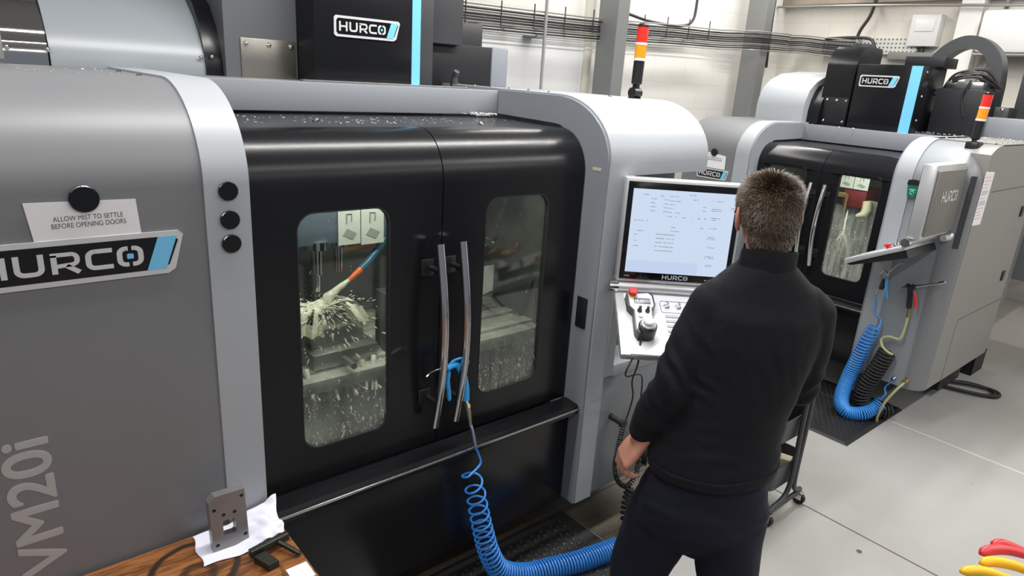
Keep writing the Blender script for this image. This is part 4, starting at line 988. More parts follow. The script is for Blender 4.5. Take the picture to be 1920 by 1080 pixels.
# hose pieces near the operator's hand on the nearer machine
t = root('coiled_coolant_hose', 'black coiled hose hanging beside the hand of the person, below the control console', 'hose')
mesh_tube('coil', helix([(2.215, -.10, .215), (2.19, -.11, .15), (2.165, -.14, .09), (2.16, -.20, .056), (2.20, -.28, .056)], .044, 15, 14), .008, RUBBER, t)
obj('brass_fitting', tube(B(), [(2.365, -.04, .42), (2.362, -.04, .35)], [.008, .012], 10), BRASS, t)
mesh_tube('steel_lead', [(2.368, -.04, .50), (2.365, -.04, .42)], .006, STEEL, t)
mesh_tube('yellow_lead', spline([(2.362, -.04, .35), (2.36, -.045, .27), (2.32, -.06, .20), (2.27, -.07, .185), (2.24, -.08, .20)], 6), .008, HOSEY, t)
b = B(); cyl(b, (2.40, .0, .28), (2.40, -.05, .28), .045, 20); t_ = obj('black_holster', b, PLASTB); tag(t_, 'round black holster on the grey lower panel behind the person', 'holder')
# ------------------------------------------------------------------ floor mats
def floor_mat_obj(name, label, x0, x1, y0, y1, holes=True):
    t = root(name, label, 'mat', ((x0+x1)/2, (y0+y1)/2, 0))
    cx, cy = (x0+x1)/2, (y0+y1)/2
    b_ = B(); X0, X1, Y0, Y1 = x0-cx, x1-cx, y0-cy, y1-cy
    prism(b_, [(X0, Y0), (X1, Y0), (X1, Y1), (X0, Y1)], lambda p: (p[0], p[1], .001), lambda p: (p[0]*.965, p[1]*.965, .013))
    obj('mat_base', b_, RUBBER, t, smooth=0)
    b_ = B(); px = X0+.07; r_ = 0
    while px < X1-.06:
        py = Y0+.07+(.0175 if r_ % 2 else 0)
        while py < Y1-.06:
            lathe(b_, [(.0095, .012), (.008, .0165), (.004, .018)], (px, py, 0), (0, 0, 1), 6); py += .035
        px += .030; r_ += 1
    o = obj('raised_studs', b_, mat('worn_rubber', (.03, .029, .028), .35), t, smooth=0); return t
floor_mat_obj('rubber_mat', 'black studded rubber mat on the floor in front of the nearer machine', 1.05, 2.05, -1.0, .19)
floor_mat_obj('rubber_mat', 'black studded rubber mat on the floor in front of the far machine', 3.906, 4.74, -.35, .95)
o = obj('dark_board', box(B(), (1.0, .19, .0002), (2.74, .9, .004), 0), mat('dark_brown_board', (.055, .045, .035), .5, var=.5, vscale=5), smooth=0); tag(o, 'dark brown board on the floor under the nearer machine', 'board')  # thin blotchy dark brown sheet laid on the floor under the machine front
o = obj('dark_board', box(B(), (2.054, -.24, .0002), (2.74, .186, .004), 0), mat('dark_brown_board_2', (.075, .063, .048), .5, var=.5, vscale=6), smooth=0); tag(o, 'dark brown board on the floor right of the studded mat, below the coiled hose', 'board')  # second thin dark brown sheet, beside the mat
# ------------------------------------------------------------------ trolley
def trolley():
    t = root('trolley', 'dark grey three-tier trolley on castors standing behind the person', 'trolley', (2.96, -.25, 0))
    x0, x1, y0, y1 = -.17, .14, -.20, .24
    for z, h_ in ((.16, .13), (.42, .12), (.70, .12)):
        b_ = B(); out = rrect(x0, x1, y0, y1, .05, 5); inn = rrect(x0+.004, x1-.004, y0+.004, y1-.004, .046, 5)
        n = len(out)
        A1 = [b_.verts.new((p[0]*.94, p[1]*.96, z)) for p in out]; A2 = [b_.verts.new((p[0], p[1], z+h_)) for p in out]
        I2 = [b_.verts.new((p[0], p[1], z+h_)) for p in inn]; I1 = [b_.verts.new((p[0]*.94, p[1]*.96, z+.004)) for p in inn]
        for i in range(n):
            j = (i+1) % n
            b_.faces.new((A1[i], A1[j], A2[j], A2[i])); b_.faces.new((A2[i], A2[j], I2[j], I2[i])); b_.faces.new((I2[i], I2[j], I1[j], I1[i]))
        b_.faces.new(A1[::-1]); b_.faces.new(I1)
        obj('tray', b_, DARK, t)
    for sy in (-1, 1):
        yy_ = -.215 if sy < 0 else .255
        for dx in (-.005, .045):
            p = spline([(x1 if dx > .05 else x0, yy_+.0*sy, .075), ((x1 if dx > 0 else x0)*.8+dx*.2, yy_, .085), (dx, yy_, .15), (dx, yy_, .5), (dx, yy_, .88)], 8)
            obj('tube_frame', tube(B(), p, .0125, 12), DARK, t, smooth=60)
        for x in (x0, x1):
            w = obj('castor', cyl(B(), (x-.010, yy_, .030), (x+.010, yy_, .030), .030, 20), RUBBER, t)
            b_ = B(); box(b_, (x-.015, yy_-.016, .028), (x-.012, yy_+.016, .062)); box(b_, (x+.012, yy_-.016, .028), (x+.015, yy_+.016, .062)); box(b_, (x-.015, yy_-.016, .058), (x+.015, yy_+.016, .066)); obj('castor_fork', b_, CHROME, w)
trolley()
for x, y, z, sx, rz_, lb in ((3.005, -.385, .166, .06, .3, 'small white box in the bottom tray of the trolley, nearer one'), (2.94, -.29, .166, .05, -.4, 'small white box in the bottom tray of the trolley, farther one')):
    o = obj('small_box', box(B(), (-sx*.5, -.04, 0), (sx*.5, .04, .10), .002), CREAM); o.location = (x, y, z); o.rotation_euler = (0, 0, rz_); tag(o, lb, 'box')
# ------------------------------------------------------------------ things behind and beside the far machine
t = root('power_cable', 'black power cables looping over the floor from under the far machine', 'cable')
for k in range(2):
    obj('cable_strand', tube(B(), spline([(5.25, .1, .02), (5.45, -.28, .02+.01*k), (5.60, -.45-.03*k, .025), (5.64, -.60-.04*k, .020), (5.55, -.66-.02*k, .020), (5.45, -.56, .022), (5.38, -.30, .02), (5.36, .1, .02)], 10), .013, 10), RUBBER, t, smooth=80)
b = B(); x0, x1, y0, y1 = 5.86, 6.12, -.42, -.12
for q in ((x0, y0, x1, y0+.004), (x0, y1-.004, x1, y1), (x0, y0, x0+.004, y1), (x1-.004, y0, x1, y1)): box(b, (q[0], q[1], .003), (q[2], q[3], .17))
box(b, (x0, y0, .001), (x1, y1, .006)); t = obj('drip_tray', b, BLACKM, smooth=0); tag(t, 'open black drip tray on the floor behind the far machine', 'tray')
t = root('air_service_unit', 'metal air filter unit with black knob at the back corner of the far machine', 'valve unit')
obj('filter_bowl', lathe(B(), [(.02, .42), (.035, .44), (.035, .56), (.02, .58), (.02, .62), (.03, .63), (.03, .70), (.012, .72)], (5.80, -.30, 0), (0, 0, 1), 16), mat('cast_alloy', (.35, .34, .29), .45, .5, var=.3, vscale=40), t)
obj('mounting_bracket', box(B(), (5.70, -.33, .50), (5.80, -.27, .52)), DARK, t)
obj('stem', cyl(B(), (5.80, -.30, .60), (5.90, -.36, .62), .012), STEEL, t); obj('black_knob', cyl(B(), (5.89, -.355, .618), (5.93, -.38, .625), .022, 14), PLASTB, t)
t = root('blue_air_line', 'bright blue air line running down behind the far machine', 'hose')
obj('hose', tube(B(), spline([(5.98, -.43, 1.30), (5.95, -.40, 1.12), (5.88, -.36, .92), (5.82, -.32, .76), (5.80, -.30, .71)], 8), .012, 10), mat('deep_blue_hose', (.01, .07, .38), .35), t)
o = obj('steel_cabinet', box(B(), (6.15, -.62, .75), (6.85, -.05, 1.75), .01), GREY); o['kind'] = 'x'; del o['kind']; tag(o, 'grey steel cabinet on the end wall behind the far machine', 'cabinet')
# ------------------------------------------------------------------ services on the walls
t = root('cable_tray', 'long wall-mounted tray of dark cables running along the back wall into the corner', 'cable tray')
def traypath(dz, off=0):
    return [(1.8, 2.17-off, 2.33+dz), (2.63, 2.17-off, 2.345+dz), (3.9, 2.16-off, 2.365+dz), (4.9, 2.15-off, 2.405+dz), (5.62, 2.14-off, 2.425+dz), (5.85, 1.93-off, 2.435+dz), (6.42, 1.93-off, 2.455+dz), (6.72, 2.05-off, 2.47+dz), (6.86-off, 1.95, 2.475+dz), (6.87-off, 1.75, 2.455+dz), (6.88-off, 1.45, 2.44+dz)]
for k in range(8):
    p = spline(traypath(-.06+.0175*k, random.uniform(0, .02)), 6)
    obj('cable', tube(B(), p, random.choice((.006, .008, .0075)), 8), CABLE if k % 4 != 2 else mat('grey_cable', (.16, .155, .15), .4), t, smooth=80)
for dz in (-.078, .085):
    p = traypath(dz, .025); b_ = B()
    for q0, q1 in zip(p, p[1:]): tube(b_, [q0, q1], .0055, 6)
    obj('tray_rail', b_, TRAYM, t)
for k in range(15):
    x = 2.0+.30*k
    if 5.5 < x: break
    obj('tray_bracket', box(B(), (x, 2.19, 2.27+.012*k), (x+.025, 2.30, 2.29+.012*k)), TRAYM, t)
    o_ = obj('cable_tie', box(B(), (x+.15, 2.132, 2.275+.012*k), (x+.158, 2.137, 2.440+.012*k)), INK, t)
b = B(); box(b, (6.93, .92, 2.405), (6.998, 1.80, 2.55))
PERF = mat('perforated_tray', (.62, .61, .58), .4, .3); nt = PERF.node_tree; bb = nt.nodes['Principled BSDF']; tc = nt.nodes['Texture Coordinate']
vo = N(PERF, 'TexVoronoi'); vo.inputs['Scale'].default_value = 28; vo.inputs['Randomness'].default_value = 0; nt.links.new(tc.outputs['Object'], vo.inputs['Vector'])
cr = N(PERF, 'ValToRGB'); cr.color_ramp.elements[0].position = .20; cr.color_ramp.elements[0].color = (.12, .11, .10, 1); cr.color_ramp.elements[1].position = .26; cr.color_ramp.elements[1].color = (.62, .61, .58, 1); nt.links.new(vo.outputs['Distance'], cr.inputs[0]); nt.links.new(cr.outputs[0], bb.inputs['Base Color'])
o = obj('perforated_tray', b, PERF, smooth=0); tag(o, 'white perforated metal tray fixed to the end wall above the far machine', 'cable tray')
def wire(name, label, pts, r, m, cat='cable', g=None):
    o = obj(name, tube(B(), spline(pts, 8), r, 8), m, smooth=80); tag(o, label, cat, g); return o
wire('conduit_pipe', 'thin vertical grey conduit pipe on the pale wall left of the first column', [(3.45, 2.12, 1.2), (3.452, 2.12, 2.0), (3.455, 2.12, 3.4)], .012, mat('grey_conduit', (.35, .35, .36), .4), 'pipe')
o = obj('pipe_clip', box(B(), (3.38, 2.12, 2.265), (3.47, 2.28, 2.285), .002), COLM); tag(o, 'small bracket holding the vertical conduit pipe to the wall', 'bracket')
wire('hanging_cable', 'dark cable looping along the wall between the two columns above the tray', [(4.26, 2.2, 2.50), (4.35, 2.2, 2.535), (4.7, 2.2, 2.50), (5.1, 2.2, 2.50), (5.28, 2.2, 2.56), (5.31, 2.2, 2.75), (5.32, 2.2, 3.2)], .012, CABLE)
wire('hanging_cable', 'black vertical cable in the room corner passing behind the tray', [(6.70, 2.27, 3.3), (6.70, 2.27, 2.8), (6.72, 2.27, 2.45), (6.74, 2.27, 2.24)], .014, CABLE)
wire('hanging_cable', 'black cable curving down the end wall to the perforated tray', [(6.88, 1.36, 3.2), (6.89, 1.36, 2.88), (6.89, 1.38, 2.74), (6.89, 1.44, 2.62), (6.89, 1.46, 2.54)], .016, CABLE)
wire('hanging_cable', 'black cable arching from the tray down behind the far machine', [(6.87, 1.75, 2.535), (6.85, 1.50, 2.545), (6.80, 1.30, 2.53), (6.75, 1.22, 2.46), (6.72, 1.18, 2.36)], .014, CABLE)
wire('conduit_pipe', 'long thin horizontal steel pipe along the top of the end wall', [(6.8, 2.29, 2.835), (6.8, 1.2, 2.82), (6.8, .2, 2.79), (6.8, -1.2, 2.76)], .012, TRAYM, 'pipe')
wire('conduit_pipe', 'dark conduit descending behind the cable arch of the far machine', [(6.85, .28, 3.2), (6.85, .28, 2.8), (6.86, .30, 2.4), (6.86, .42, 2.1)], .016, COLM, 'pipe')
t = root('fuse_box', 'white fuse box on the end wall above the perforated tray', 'fuse box')
obj('enclosure', box(B(), (6.88, .76, 2.475), (6.998, 1.0, 2.745), .008), BOXW, t); obj('fuse_door', box(B(), (6.872, .80, 2.60), (6.88, .96, 2.70), .003), WHITEL, t); obj('box_gland', cyl(B(), (6.94, .88, 2.475), (6.94, .88, 2.42), .02), CABLE, t)
o = obj('grey_trunking', box(B(), (6.90, .55, 2.36), (6.998, 1.15, 2.425), .003), COLM); tag(o, 'grey cable trunking below the white fuse box', 'trunking')
t = root('wall_unit', 'large white wall unit at the top right above the far machine', 'wall unit')
obj('unit_body', box(B(), (6.72, -1.1, 2.42), (6.998, .40, 2.755), .03), BOXW, t); obj('unit_edge', box(B(), (6.715, -1.1, 2.40), (6.998, .40, 2.415), .003), TRAYM, t)
o = obj('washer', lathe(B(), [(.012, 0), (.012, .003), (.006, .003)], (2.979, -.83, 0), (0, 0, 1), 16), STEEL); tag(o, 'small steel washer lying on the floor right of the person', 'washer')
# ------------------------------------------------------------------ plier handles in the foreground
t = root('tool_cart', 'low dark tool cart standing just in front of the camera at lower right', 'cart', (1.95, -1.95, 0))
obj('cart_top', box(B(), (-.45, -.3, .86), (.35, .27, .90), .004), DARK, t)
for x in (-.42, .30):
    for y in (-.27, .22): obj('leg', box(B(), (x, y, .0), (x+.04, y+.04, .86), .003), DARK, t)
def pliers(label, m, pts1, pts2):
    t = root('pliers', label, 'pliers')
    for p in (pts1, pts2):
        if p:
            s_ = spline(p, 6); n = len(s_); rad = [.008+.0045*sin(pi*min(1, .15+.85*i/n)) for i in range(n)]; rad[0] = .004; rad[1] = .008
            obj('handle_grip', tube(B(), s_, rad, 14), m, t, smooth=80)
    e = V(pts1[-1]); f = e+V((.05, -.05, -.03)); obj('pivot', cyl(B(), f+V((0, 0, -.01)), f+V((0, 0, .01)), .014, 16), STEEL, t)
    obj('jaws', tube(B(), [f, f+V((.05, -.03, -.01))], [.012, .004], 8), STEEL, t); obj('shank', tube(B(), [e, f], .007, 8), STEEL, t)
REDG = mat('red_grip', (.60, .04, .05), .35); YELG = mat('yellow_grip', (.88, .48, .01), .35)
pliers('red-handled pliers, topmost of the tools at the lower right corner', REDG, [(1.735, -1.440, .995), (1.765, -1.453, 1.000), (1.81, -1.48, .995), (1.87, -1.53, .975)], [(1.79, -1.448, .995), (1.815, -1.462, 1.0), (1.85, -1.50, .985), (1.90, -1.55, .965)])
pliers('yellow-handled pliers, between the red and blue ones at the lower right corner', YELG, [(1.632, -1.432, .990), (1.665, -1.458, .993), (1.70, -1.492, .985), (1.75, -1.55, .965)], [(1.705, -1.450, .990), (1.735, -1.470, .993), (1.775, -1.507, .985), (1.82, -1.56, .965)])
pliers('blue-handled pliers, lowest at the bottom edge of the picture', BLUEG, [(1.625, -1.463, .975), (1.655, -1.485, .975), (1.69, -1.52, .965), (1.73, -1.57, .95)], None)
# ------------------------------------------------------------------ person
TH = radians(47); PF = V((cos(TH), sin(TH), 0)); PR = V((sin(TH), -cos(TH), 0)); P0 = V((1.907, -.763, 0))
def PP(s_, t_, z): return P0+PR*(s_*1.02)+PF*t_+V((0, 0, 1.768-(1.776-z)*1.045 if z > .4 else z*.825))
def bake(bm, voxel, smooth_it=6, fac=.5):
    me = bpy.data.meshes.new('tmp'); bmesh.ops.recalc_face_normals(bm, faces=bm.faces); bm.to_mesh(me); bm.free()
    o = bpy.data.objects.new('tmp', me); COL.objects.link(o)
    m = o.modifiers.new('r', 'REMESH'); m.mode = 'VOXEL'; m.voxel_size = voxel; m.use_smooth_shade = True
    if smooth_it: q = o.modifiers.new('s', 'SMOOTH'); q.factor = fac; q.iterations = smooth_it
    dg = bpy.context.evaluated_depsgraph_get(); out = bpy.data.meshes.new_from_object(o.evaluated_get(dg))
    bpy.data.objects.remove(o); return out
def cap(bm, pts, rads, seg=16):
    """chain of tapered capsules in person coordinates"""
    for (p, r0), (q, r1) in zip(zip(pts, rads), list(zip(pts, rads))[1:]):
        P_, Q_ = PP(*p), PP(*q); ax = (Q_-P_); L_ = ax.length or 1e-4; n_ = 6; C_, R_ = [], []
        for k in range(n_): a = radians(90*k/n_); C_.append(P_-ax/L_*r0*cos(a)); R_.append(max(r0*sin(a), 1e-4))
        C_ += [P_, Q_]; R_ += [r0, r1]
        for k in range(1, n_+1): a = radians(90*k/n_); C_.append(Q_+ax/L_*r1*sin(a)); R_.append(max(r1*cos(a), 1e-4))
        # constant frame tube
        t = ax.normalized(); n0 = t.orthogonal().normalized(); b0 = t.cross(n0); rings = []
        for c, r in zip(C_, R_): rings.append([bm.verts.new(c+(n0*cos(2*pi*j/seg)+b0*sin(2*pi*j/seg))*r) for j in range(seg)])
        for a_, c_ in zip(rings, rings[1:]):
            for j in range(seg): bm.faces.new((a_[j], a_[(j+1) % seg], c_[(j+1) % seg], c_[j]))
        bm.faces.new(rings[0][::-1]); bm.faces.new(rings[-1])
def loft(bm, secs, seg=36, caps=True, sq=2.0):
    """secs: (s, t, z, half width, half depth[, yaw])"""
    rings = []
    for q in secs:
        s_, t_, z, a, b_ = q[:5]; yw = radians(q[5]) if len(q) > 5 else 0; row = []
        for k in range(seg):
            an = 2*pi*k/seg; ca, sa = cos(an), sin(an); e = 2/sq
            x = a*math.copysign(abs(ca)**e, ca); y = b_*math.copysign(abs(sa)**e, sa)
            row.append(bm.verts.new(PP(s_+x*cos(yw)-y*sin(yw), t_+x*sin(yw)+y*cos(yw), z)))
        rings.append(row)
    for a_, c_ in zip(rings, rings[1:]):
        for k in range(seg): bm.faces.new((a_[k], a_[(k+1) % seg], c_[(k+1) % seg], c_[k]))
    if caps: bm.faces.new(rings[0][::-1]); bm.faces.new(rings[-1])
    return bm
def ell(bm, c, r, rot=None, seg=20):
    M_ = Matrix.Translation(PP(*c)) @ Matrix.Rotation(TH-pi/2, 4, 'Z')
    if rot is not None: M_ = M_ @ rot
    bmesh.ops.create_uvsphere(bm, u_segments=seg, v_segments=seg//2+2, radius=1, matrix=M_ @ Matrix.Diagonal((*r, 1)))
person = root('person', 'person with short brown hair in black sweater and navy trousers, back to the camera', 'person', P0)
def pobj(name, me, m, par=None, smooth=60):
    me.transform(Matrix.Translation(-P0)); me.materials.clear(); me.name = name
    return obj(name, me, m, par or person, smooth=smooth)
SKIN = mat('skin', (.50, .24, .165), .5, bump=.25, bscale=500, var=.10, vscale=22)
SKIN.node_tree.nodes['Principled BSDF'].inputs['Subsurface Weight'].default_value = .12
SKIN.node_tree.nodes['Principled BSDF'].inputs['Subsurface Radius'].default_value = (.02, .008, .004)
def cloth_mat(name, col, rough, s1=7, s2=700):
    m = mat(name, col, rough); nt = m.node_tree; b_ = nt.nodes['Principled BSDF']; tc = nt.nodes['Texture Coordinate']
    b_.inputs['Specular IOR Level'].default_value = .3; b_.inputs['Sheen Weight'].default_value = .04; b_.inputs['Sheen Roughness'].default_value = .5; b_.inputs['Sheen Tint'].default_value = (.5, .52, .6, 1)
    n1 = N(m, 'TexNoise'); n1.inputs['Scale'].default_value = s1; n1.inputs['Detail'].default_value = 4; n1.inputs['Distortion'].default_value = 1.0
    n2 = N(m, 'TexNoise'); n2.inputs['Scale'].default_value = s2
    nt.links.new(tc.outputs['Object'], n1.inputs['Vector']); nt.links.new(tc.outputs['Object'], n2.inputs['Vector'])
    b1 = N(m, 'Bump'); b1.inputs['Strength'].default_value = .55; b1.inputs['Distance'].default_value = .012; nt.links.new(n1.outputs['Fac'], b1.inputs['Height'])
    b2 = N(m, 'Bump'); b2.inputs['Strength'].default_value = .35; b2.inputs['Distance'].default_value = .0008; nt.links.new(n2.outputs['Fac'], b2.inputs['Height'])
    nt.links.new(b1.outputs[0], b2.inputs['Normal']); nt.links.new(b2.outputs[0], b_.inputs['Normal']); return m
SWEAT = cloth_mat('black_knit', (.0052, .0060, .0085), .85); TROU = cloth_mat('navy_twill', (.0066, .0070, .0175), .8, 6)
HC = (-.085, .015, 1.662)        # head centre
HR = Matrix.Rotation(radians(7), 4, 'Z') @ Matrix.Rotation(radians(-9), 4, 'X')
def hp_(x, y, z):                # head-local offset (right, forward, up) -> person coordinates
    v = HR @ V((x, y, z)); return (HC[0]+v.x, HC[1]+v.y, HC[2]+v.z)
# body: one continuous surface
bm = B()
ell(bm, hp_(0, -.008, .018), (.074, .092, .092), HR); ell(bm, hp_(0, .012, -.03), (.064, .078, .082), HR); ell(bm, hp_(0, -.045, .0), (.064, .055, .065), HR)
ell(bm, hp_(0, .045, -.062), (.045, .045, .042), HR); ell(bm, hp_(0, .088, -.022), (.013, .022, .022), HR); ell(bm, hp_(0, .082, -.06), (.022, .012, .008), HR)
ell(bm, hp_(0, .072, .022), (.052, .018, .014), HR)
cap(bm, [(-.070, -.012, 1.45), (-.070, -.012, 1.50), hp_(0, -.014, -.06)], [.052, .056, .060])
loft(bm, [(-.12, 0, .84, .14, .10), (-.11, 0, 1.0, .14, .095), (-.08, 0, 1.2, .16, .10), (-.065, 0, 1.38, .17, .09), (-.065, -.005, 1.46, .10, .07), (-.068, -.01, 1.50, .06, .06)])
EL, WR = (-.292, -.045, 1.145), (-.356, .030, .908)
cap(bm, [(-.215, 0, 1.40), EL, WR], [.05, .046, .036])
ER, WRR = (.115, .03, 1.13), (.045, .21, 1.155)
cap(bm, [(.10, 0, 1.40), ER, WRR], [.05, .042, .028])
for s0, kn, an in (((-.205, 0, .84), (-.285, .03, .46), (-.30, .0, .09)), ((-.045, 0, .84), (-.020, .01, .46), (-.01, -.02, .09))): cap(bm, [s0, kn, an], [.08, .06, .04])
body_bits = bm
# hands: palm plus five bent fingers each
def hand(bm, W, fw, side, up_, curl=(28, 42, 32), K=1.13):
    """W wrist, fw direction along the palm, side direction from little finger to index, both in person coordinates"""
    W = V(W); fw = V(fw).normalized(); sd = V(side); sd = (sd-fw*sd.dot(fw)).normalized(); nm = fw.cross(sd)*up_   # nm points out of the palm
    pl = .088*K
    for k in range(5):
        o_ = (k-2)*.0165*K; cap(bm, [tuple(W+sd*o_*.60-fw*.01), tuple(W+sd*o_*.9+fw*.045*K), tuple(W+sd*o_*1.02+fw*pl*.93)], [.017*K, .0165*K, .0120*K], 12)
    lens = ((.031, .021, .018), (.040, .025, .020), (.043, .028, .021), (.039, .025, .020))
    for i in range(4):
        o_ = (-.031+.0207*i)*K; p = W+sd*o_+fw*(pl-.004*abs(i-2)); a = 0; d = fw; pts = [p-fw*.012]; rad = [.0105*K]; pts.append(p); rad.append(.0096*K)
        for j in range(3):
            a += radians(curl[j]+(3-i)*4); d = fw*cos(a)+nm*sin(a)+sd*(i-1.5)*.05; p = p+d*lens[i][j]*K; pts.append(p); rad.append((.0088, .0078, .0068)[j]*K)
        cap(bm, [tuple(q) for q in pts], rad, 12)
    b0 = W+sd*.024*K+fw*.020; t1 = b0+(sd*.60+fw*.62+nm*.45).normalized()*.042*K; t2 = t1+(sd*.22+fw*.85+nm*.42).normalized()*.034*K; t3 = t2+(fw*.9+nm*.35-sd*.05).normalized()*.026*K
    cap(bm, [tuple(b0), tuple(t1), tuple(t2), tuple(t3)], [.016*K, .0125*K, .0105*K, .0082*K], 12)
hand(body_bits, WR, (-.52, .06, -.86), (-.30, 1, -.05), 1, curl=(24, 40, 36))
hand(body_bits, WRR, (-.25, .96, .14), (-1, -.2, 0), 1, curl=(18, 28, 22))
bme = bake(body_bits, .0048, 3, .5)
body = pobj('body', bme, SKIN)
# ears, glasses, hair
for sg in (-1, 1):
    b_ = B(); M_ = HR
    ell(b_, hp_(sg*.087, -.002, -.012), (.009, .020, .035), HR @ Matrix.Rotation(radians(sg*22), 4, 'Z') @ Matrix.Rotation(radians(8), 4, 'X'), 16)
    ell(b_, hp_(sg*.092, -.013, -.004), (.0055, .014, .028), HR @ Matrix.Rotation(radians(sg*35), 4, 'Z'), 14)
    ell(b_, hp_(sg*.082, .004, -.040), (.006, .009, .010), HR, 12)
    pobj('ear', bake(b_, .0028, 3), mat('ear_skin', (.58, .22, .16), .5), body)
b_ = B()
for sg in (-1, 1):
    tube(b_, [PP(*hp_(sg*.072, .090, .012)), PP(*hp_(sg*.081, .03, .018)), PP(*hp_(sg*.083, -.006, .020)), PP(*hp_(sg*.080, -.026, .002))], .0022, 8)
    tube(b_, [PP(*hp_(sg*.036+.024*cos(a), .098-abs(.024*cos(a)+.036)*.12, .006+.017*sin(a))) for a in [2*pi*k/14 for k in range(15)]], .0016, 6)
me = bpy.data.meshes.new('g'); bmesh.ops.recalc_face_normals(b_, faces=b_.faces); b_.to_mesh(me); b_.free(); pobj('glasses', me, mat('pale_plastic_frame', (.6, .6, .62), .2))
# hair: short cap of thousands of fine tapering locks
def in_hair(v):                  # head-local point on the skull
    x, y, z = v
    if z > .065: return True
    if y > .045+.0*z: return z > .060
    if y > -.005: return z > .012+.35*(y+.005)    # above the ears
    if y > -.03 and abs(x) > .04: return z > -.045+.9*(y+.03)
    return z > -.098
HCOL = mat('brown_hair', (.095, .064, .043), .45, var=.45, vscale=90)
b_ = B(); ell(b_, hp_(0, -.008, .018), (.084, .101, .097), HR, 48); ell(b_, hp_(0, -.045, .0), (.074, .062, .080), HR, 36); ell(b_, hp_(0, -.036, -.055), (.064, .050, .052), HR, 30)
hm = bake(b_, .004, 4)
inv = (Matrix.Translation(V(HC)) @ HR).inverted()
def to_local(w_):
    d = w_-P0; p = V((d.dot(PR)/1.02, d.dot(PF), 1.776-(1.768-w_.z)/1.045)); return inv @ p
h = bmesh.new(); h.from_mesh(hm)
dl = [f for f in h.faces if not in_hair(to_local(f.calc_center_median()))]
bmesh.ops.delete(h, geom=dl, context='FACES')
bmesh.ops.recalc_face_normals(h, faces=h.faces)
rnd = random.Random(11); faces = [f for f in h.faces]; strands = bmesh.new()
for f in faces:
    c = f.calc_center_median(); n_ = f.normal
    if (c-PP(*HC)).dot(n_) < 0: n_ = -n_
    l_ = to_local(c); up = PP(0, 0, 1)-PP(0, 0, 0)
    top = max(0, min(1, (l_.z-.02)/.07))
    # flow: from the crown outwards, falling down the sides
    rd_ = V((l_.x, l_.y+.035, 0)); rd_ = rd_.normalized() if rd_.length > 1e-4 else V((0, -1, 0))
    fl = (PR*rd_.x+PF*rd_.y)*.8+V((0, 0, -1))*(1-top)*1.1+PR*.35*top+PF*.2*top
    for _ in range(3):
        L_ = (.010+.018*top)*rnd.uniform(.7, 1.25); s_ = c+V((rnd.uniform(-.002, .002), rnd.uniform(-.002, .002), rnd.uniform(-.002, .002)))
        cl_ = noise.noise_vector(c*55)*1.0
        d1 = (n_*(.35+.35*top)+cl_*(.22+.4*top)+fl*.8+V((rnd.gauss(0, .22), rnd.gauss(0, .22), rnd.gauss(0, .22)))).normalized()
        d2 = (d1*.6+fl*.6).normalized(); w_ = rnd.uniform(.0007, .0012)
        sx_ = d1.cross(n_); sx_ = sx_.normalized() if sx_.length > 1e-4 else PR
        m_ = s_+d1*L_*.6; e_ = m_+d2*L_*.5
        v = [strands.verts.new(q) for q in (s_-sx_*w_-n_*.001, s_+sx_*w_-n_*.001, m_+sx_*w_*.8, m_-sx_*w_*.8, e_)]
        strands.faces.new((v[0], v[1], v[2], v[3])); strands.faces.new((v[3], v[2], v[4]))
sm = bpy.data.meshes.new('s'); strands.to_mesh(sm); strands.free(); h.from_mesh(sm); h.to_mesh(hm); h.free()
hair = bpy.data.meshes.new('hair')
pobj('hair', hm, HCOL, smooth=0)
# sweater
def wrinkle(me, fn):
    nrm = [v.normal.copy() for v in me.vertices]
    for v, n_ in zip(me.vertices, nrm):
        d = v.co-P0; l_ = V((d.dot(PR), d.dot(PF), v.co.z)); k = fn(l_)
        if k: v.co = v.co+n_*k
bm = B()
loft(bm, [(-.126, 0, .842, .186, .136), (-.126, 0, .860, .206, .150), (-.125, 0, .89, .208, .150), (-.118, -.004, .96, .192, .140), (-.104, -.008, 1.05, .178, .134), (-.086, -.012, 1.18, .186, .134), (-.070, -.014, 1.30, .196, .132), (-.062, -.014, 1.38, .190, .122), (-.060, -.010, 1.43, .165, .105), (-.062, -.006, 1.465, .148, .098), (-.064, -.006, 1.50, .112, .088), (-.066, -.006, 1.528, .082, .078), (-.066, -.008, 1.534, .070, .068)], sq=2.25)
cap(bm, [(-.205, -.008, 1.385), (-.255, -.022, 1.28), EL, (-.336, .0, 1.02), (-.352, .022, .955)], [.078, .069, .066, .059, .051], 20)
cap(bm, [(.085, -.008, 1.385), (.106, -.012, 1.28), ER, (.09, .12, 1.14), (.055, .185, 1.152)], [.078, .062, .056, .050, .042], 20)
cap(bm, [(-.07, -.01, 1.455), (-.19, -.01, 1.415)], [.055, .062], 16); cap(bm, [(-.06, -.01, 1.455), (.07, -.01, 1.415)], [.055, .062], 16)
sw = bake(bm, .0065, 8, .5)
def wf(l):
    k = 0
    # folds at elbow, waist and under the arm
    de = (l-V(EL)).length; k += .0065*math.exp(-(de/.10)**2)*sin(95*(l.z*.8+l.x*.9)+6*noise.noise(l*9))
    dr = (l-V(ER)).length; k += .005*math.exp(-(dr/.09)**2)*sin(90*(l.z-l.x*.5)+5*noise.noise(l*9))
    k += .006*math.exp(-((l.z-.93)/.09)**2)*noise.noise(V((l.x*6, l.y*6, l.z*26)))
    k += .005*noise.noise(V((l.x*9+3, l.y*9, l.z*5)))
    k += .004*math.exp(-((l.z-1.22)/.1)**2)*noise.noise(V((l.x*22, l.y*9, l.z*14+l.x*20)))
    return k
def hem_lift(me):
    for v in me.vertices:
        d = v.co-P0; s_ = d.dot(PR)/1.02; u = max(0, min(1, (s_+.12)/.20)); f = max(0, min(1, (1.02-v.co.z)/.17)); v.co.z += .040*u*f
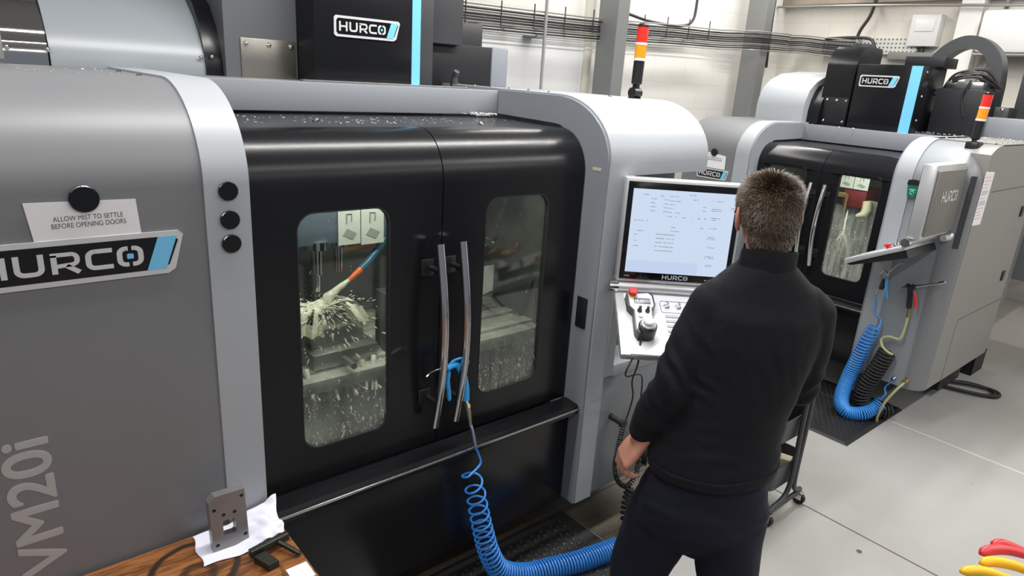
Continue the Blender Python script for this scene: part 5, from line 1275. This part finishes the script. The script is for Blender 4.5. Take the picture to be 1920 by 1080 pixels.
wrinkle(sw, wf); hem_lift(sw); sweater = pobj('sweater', sw, SWEAT)
# collar, cuffs, hem and seams
b_ = B(); rings = []
for r_, z, t_ in ((.076, 1.492, -.006), (.075, 1.525, -.010), (.0735, 1.562, -.014), (.0765, 1.569, -.014), (.080, 1.563, -.014), (.081, 1.535, -.010), (.090, 1.500, -.006)):
    row = []
    for k in range(40):
        an = 2*pi*k/40; tilt = .010*sin(an)
        row.append(b_.verts.new(PP(-.068+r_*1.0*cos(an), t_+r_*.92*sin(an), z-.0-tilt*1.2)))
    rings.append(row)
for a_, c_ in zip(rings, rings[1:]):
    for k in range(40): b_.faces.new((a_[k], a_[(k+1) % 40], c_[(k+1) % 40], c_[k]))
me = bpy.data.meshes.new('c'); bmesh.ops.recalc_face_normals(b_, faces=b_.faces); b_.to_mesh(me); b_.free(); pobj('collar', me, SWEAT, sweater)
d_ = (V(WR)-V(EL)).normalized(); e = V((-.352, .022, .955))
b_ = B(); cap(b_, [tuple(e-d_*.015), tuple(e+d_*.012)], [.053, .047], 20); pobj('cuff', bake(b_, .005, 2), SWEAT, sweater)
b_ = B(); loft(b_, [(-.126, 0, .834, .203, .150), (-.126, 0, .872, .209, .155)], sq=2.25); hb = bake(b_, .006, 3); hem_lift(hb); pobj('hem_band', hb, SWEAT, sweater)
b_ = B()
sm_ = [PP(.02+.0*k, -.0, 0) for k in range(2)]
# trousers
bm = B()
loft(bm, [(-.125, 0, .88, .160, .118), (-.128, 0, .80, .190, .140), (-.134, .0, .72, .215, .142), (-.140, .005, .64, .212, .130), (-.143, .01, .575, .17, .10), (-.125, .01, .545, .10, .07), (-.115, .01, .515, .05, .05)], sq=2.3)
cap(bm, [(-.235, .02, .72), (-.275, .055, .50), (-.296, .05, .40), (-.300, .0, .11)], [.115, .116, .104, .090], 24)
cap(bm, [(-.030, .0, .72), (-.018, -.02, .50), (-.008, -.02, .40), (-.006, -.03, .11)], [.112, .108, .098, .086], 24)
tr = bake(bm, .007, 8)
wrinkle(tr, lambda l: .009*noise.noise(V((l.x*8, l.y*8, l.z*7+l.x*4)))+.006*math.exp(-((l.z-.70)/.08)**2)*noise.noise(V((l.x*10, l.y*10, l.z*30))))
trousers = pobj('trousers', tr, TROU)
for s_ in (-.300, -.010):
    b_ = B(); ell(b_, (s_, .05, .045), (.052, .14, .05)); ell(b_, (s_, -.03, .06), (.045, .06, .06)); cap(b_, [(s_, -.02, .06), (s_, -.02, .12)], [.05, .05])
    me_ = bake(b_, .006, 3)
    for v in me_.vertices: v.co.z = max(v.co.z, .0185)
    pobj('shoe', me_, mat('black_shoe_leather', (.012, .012, .012), .4))
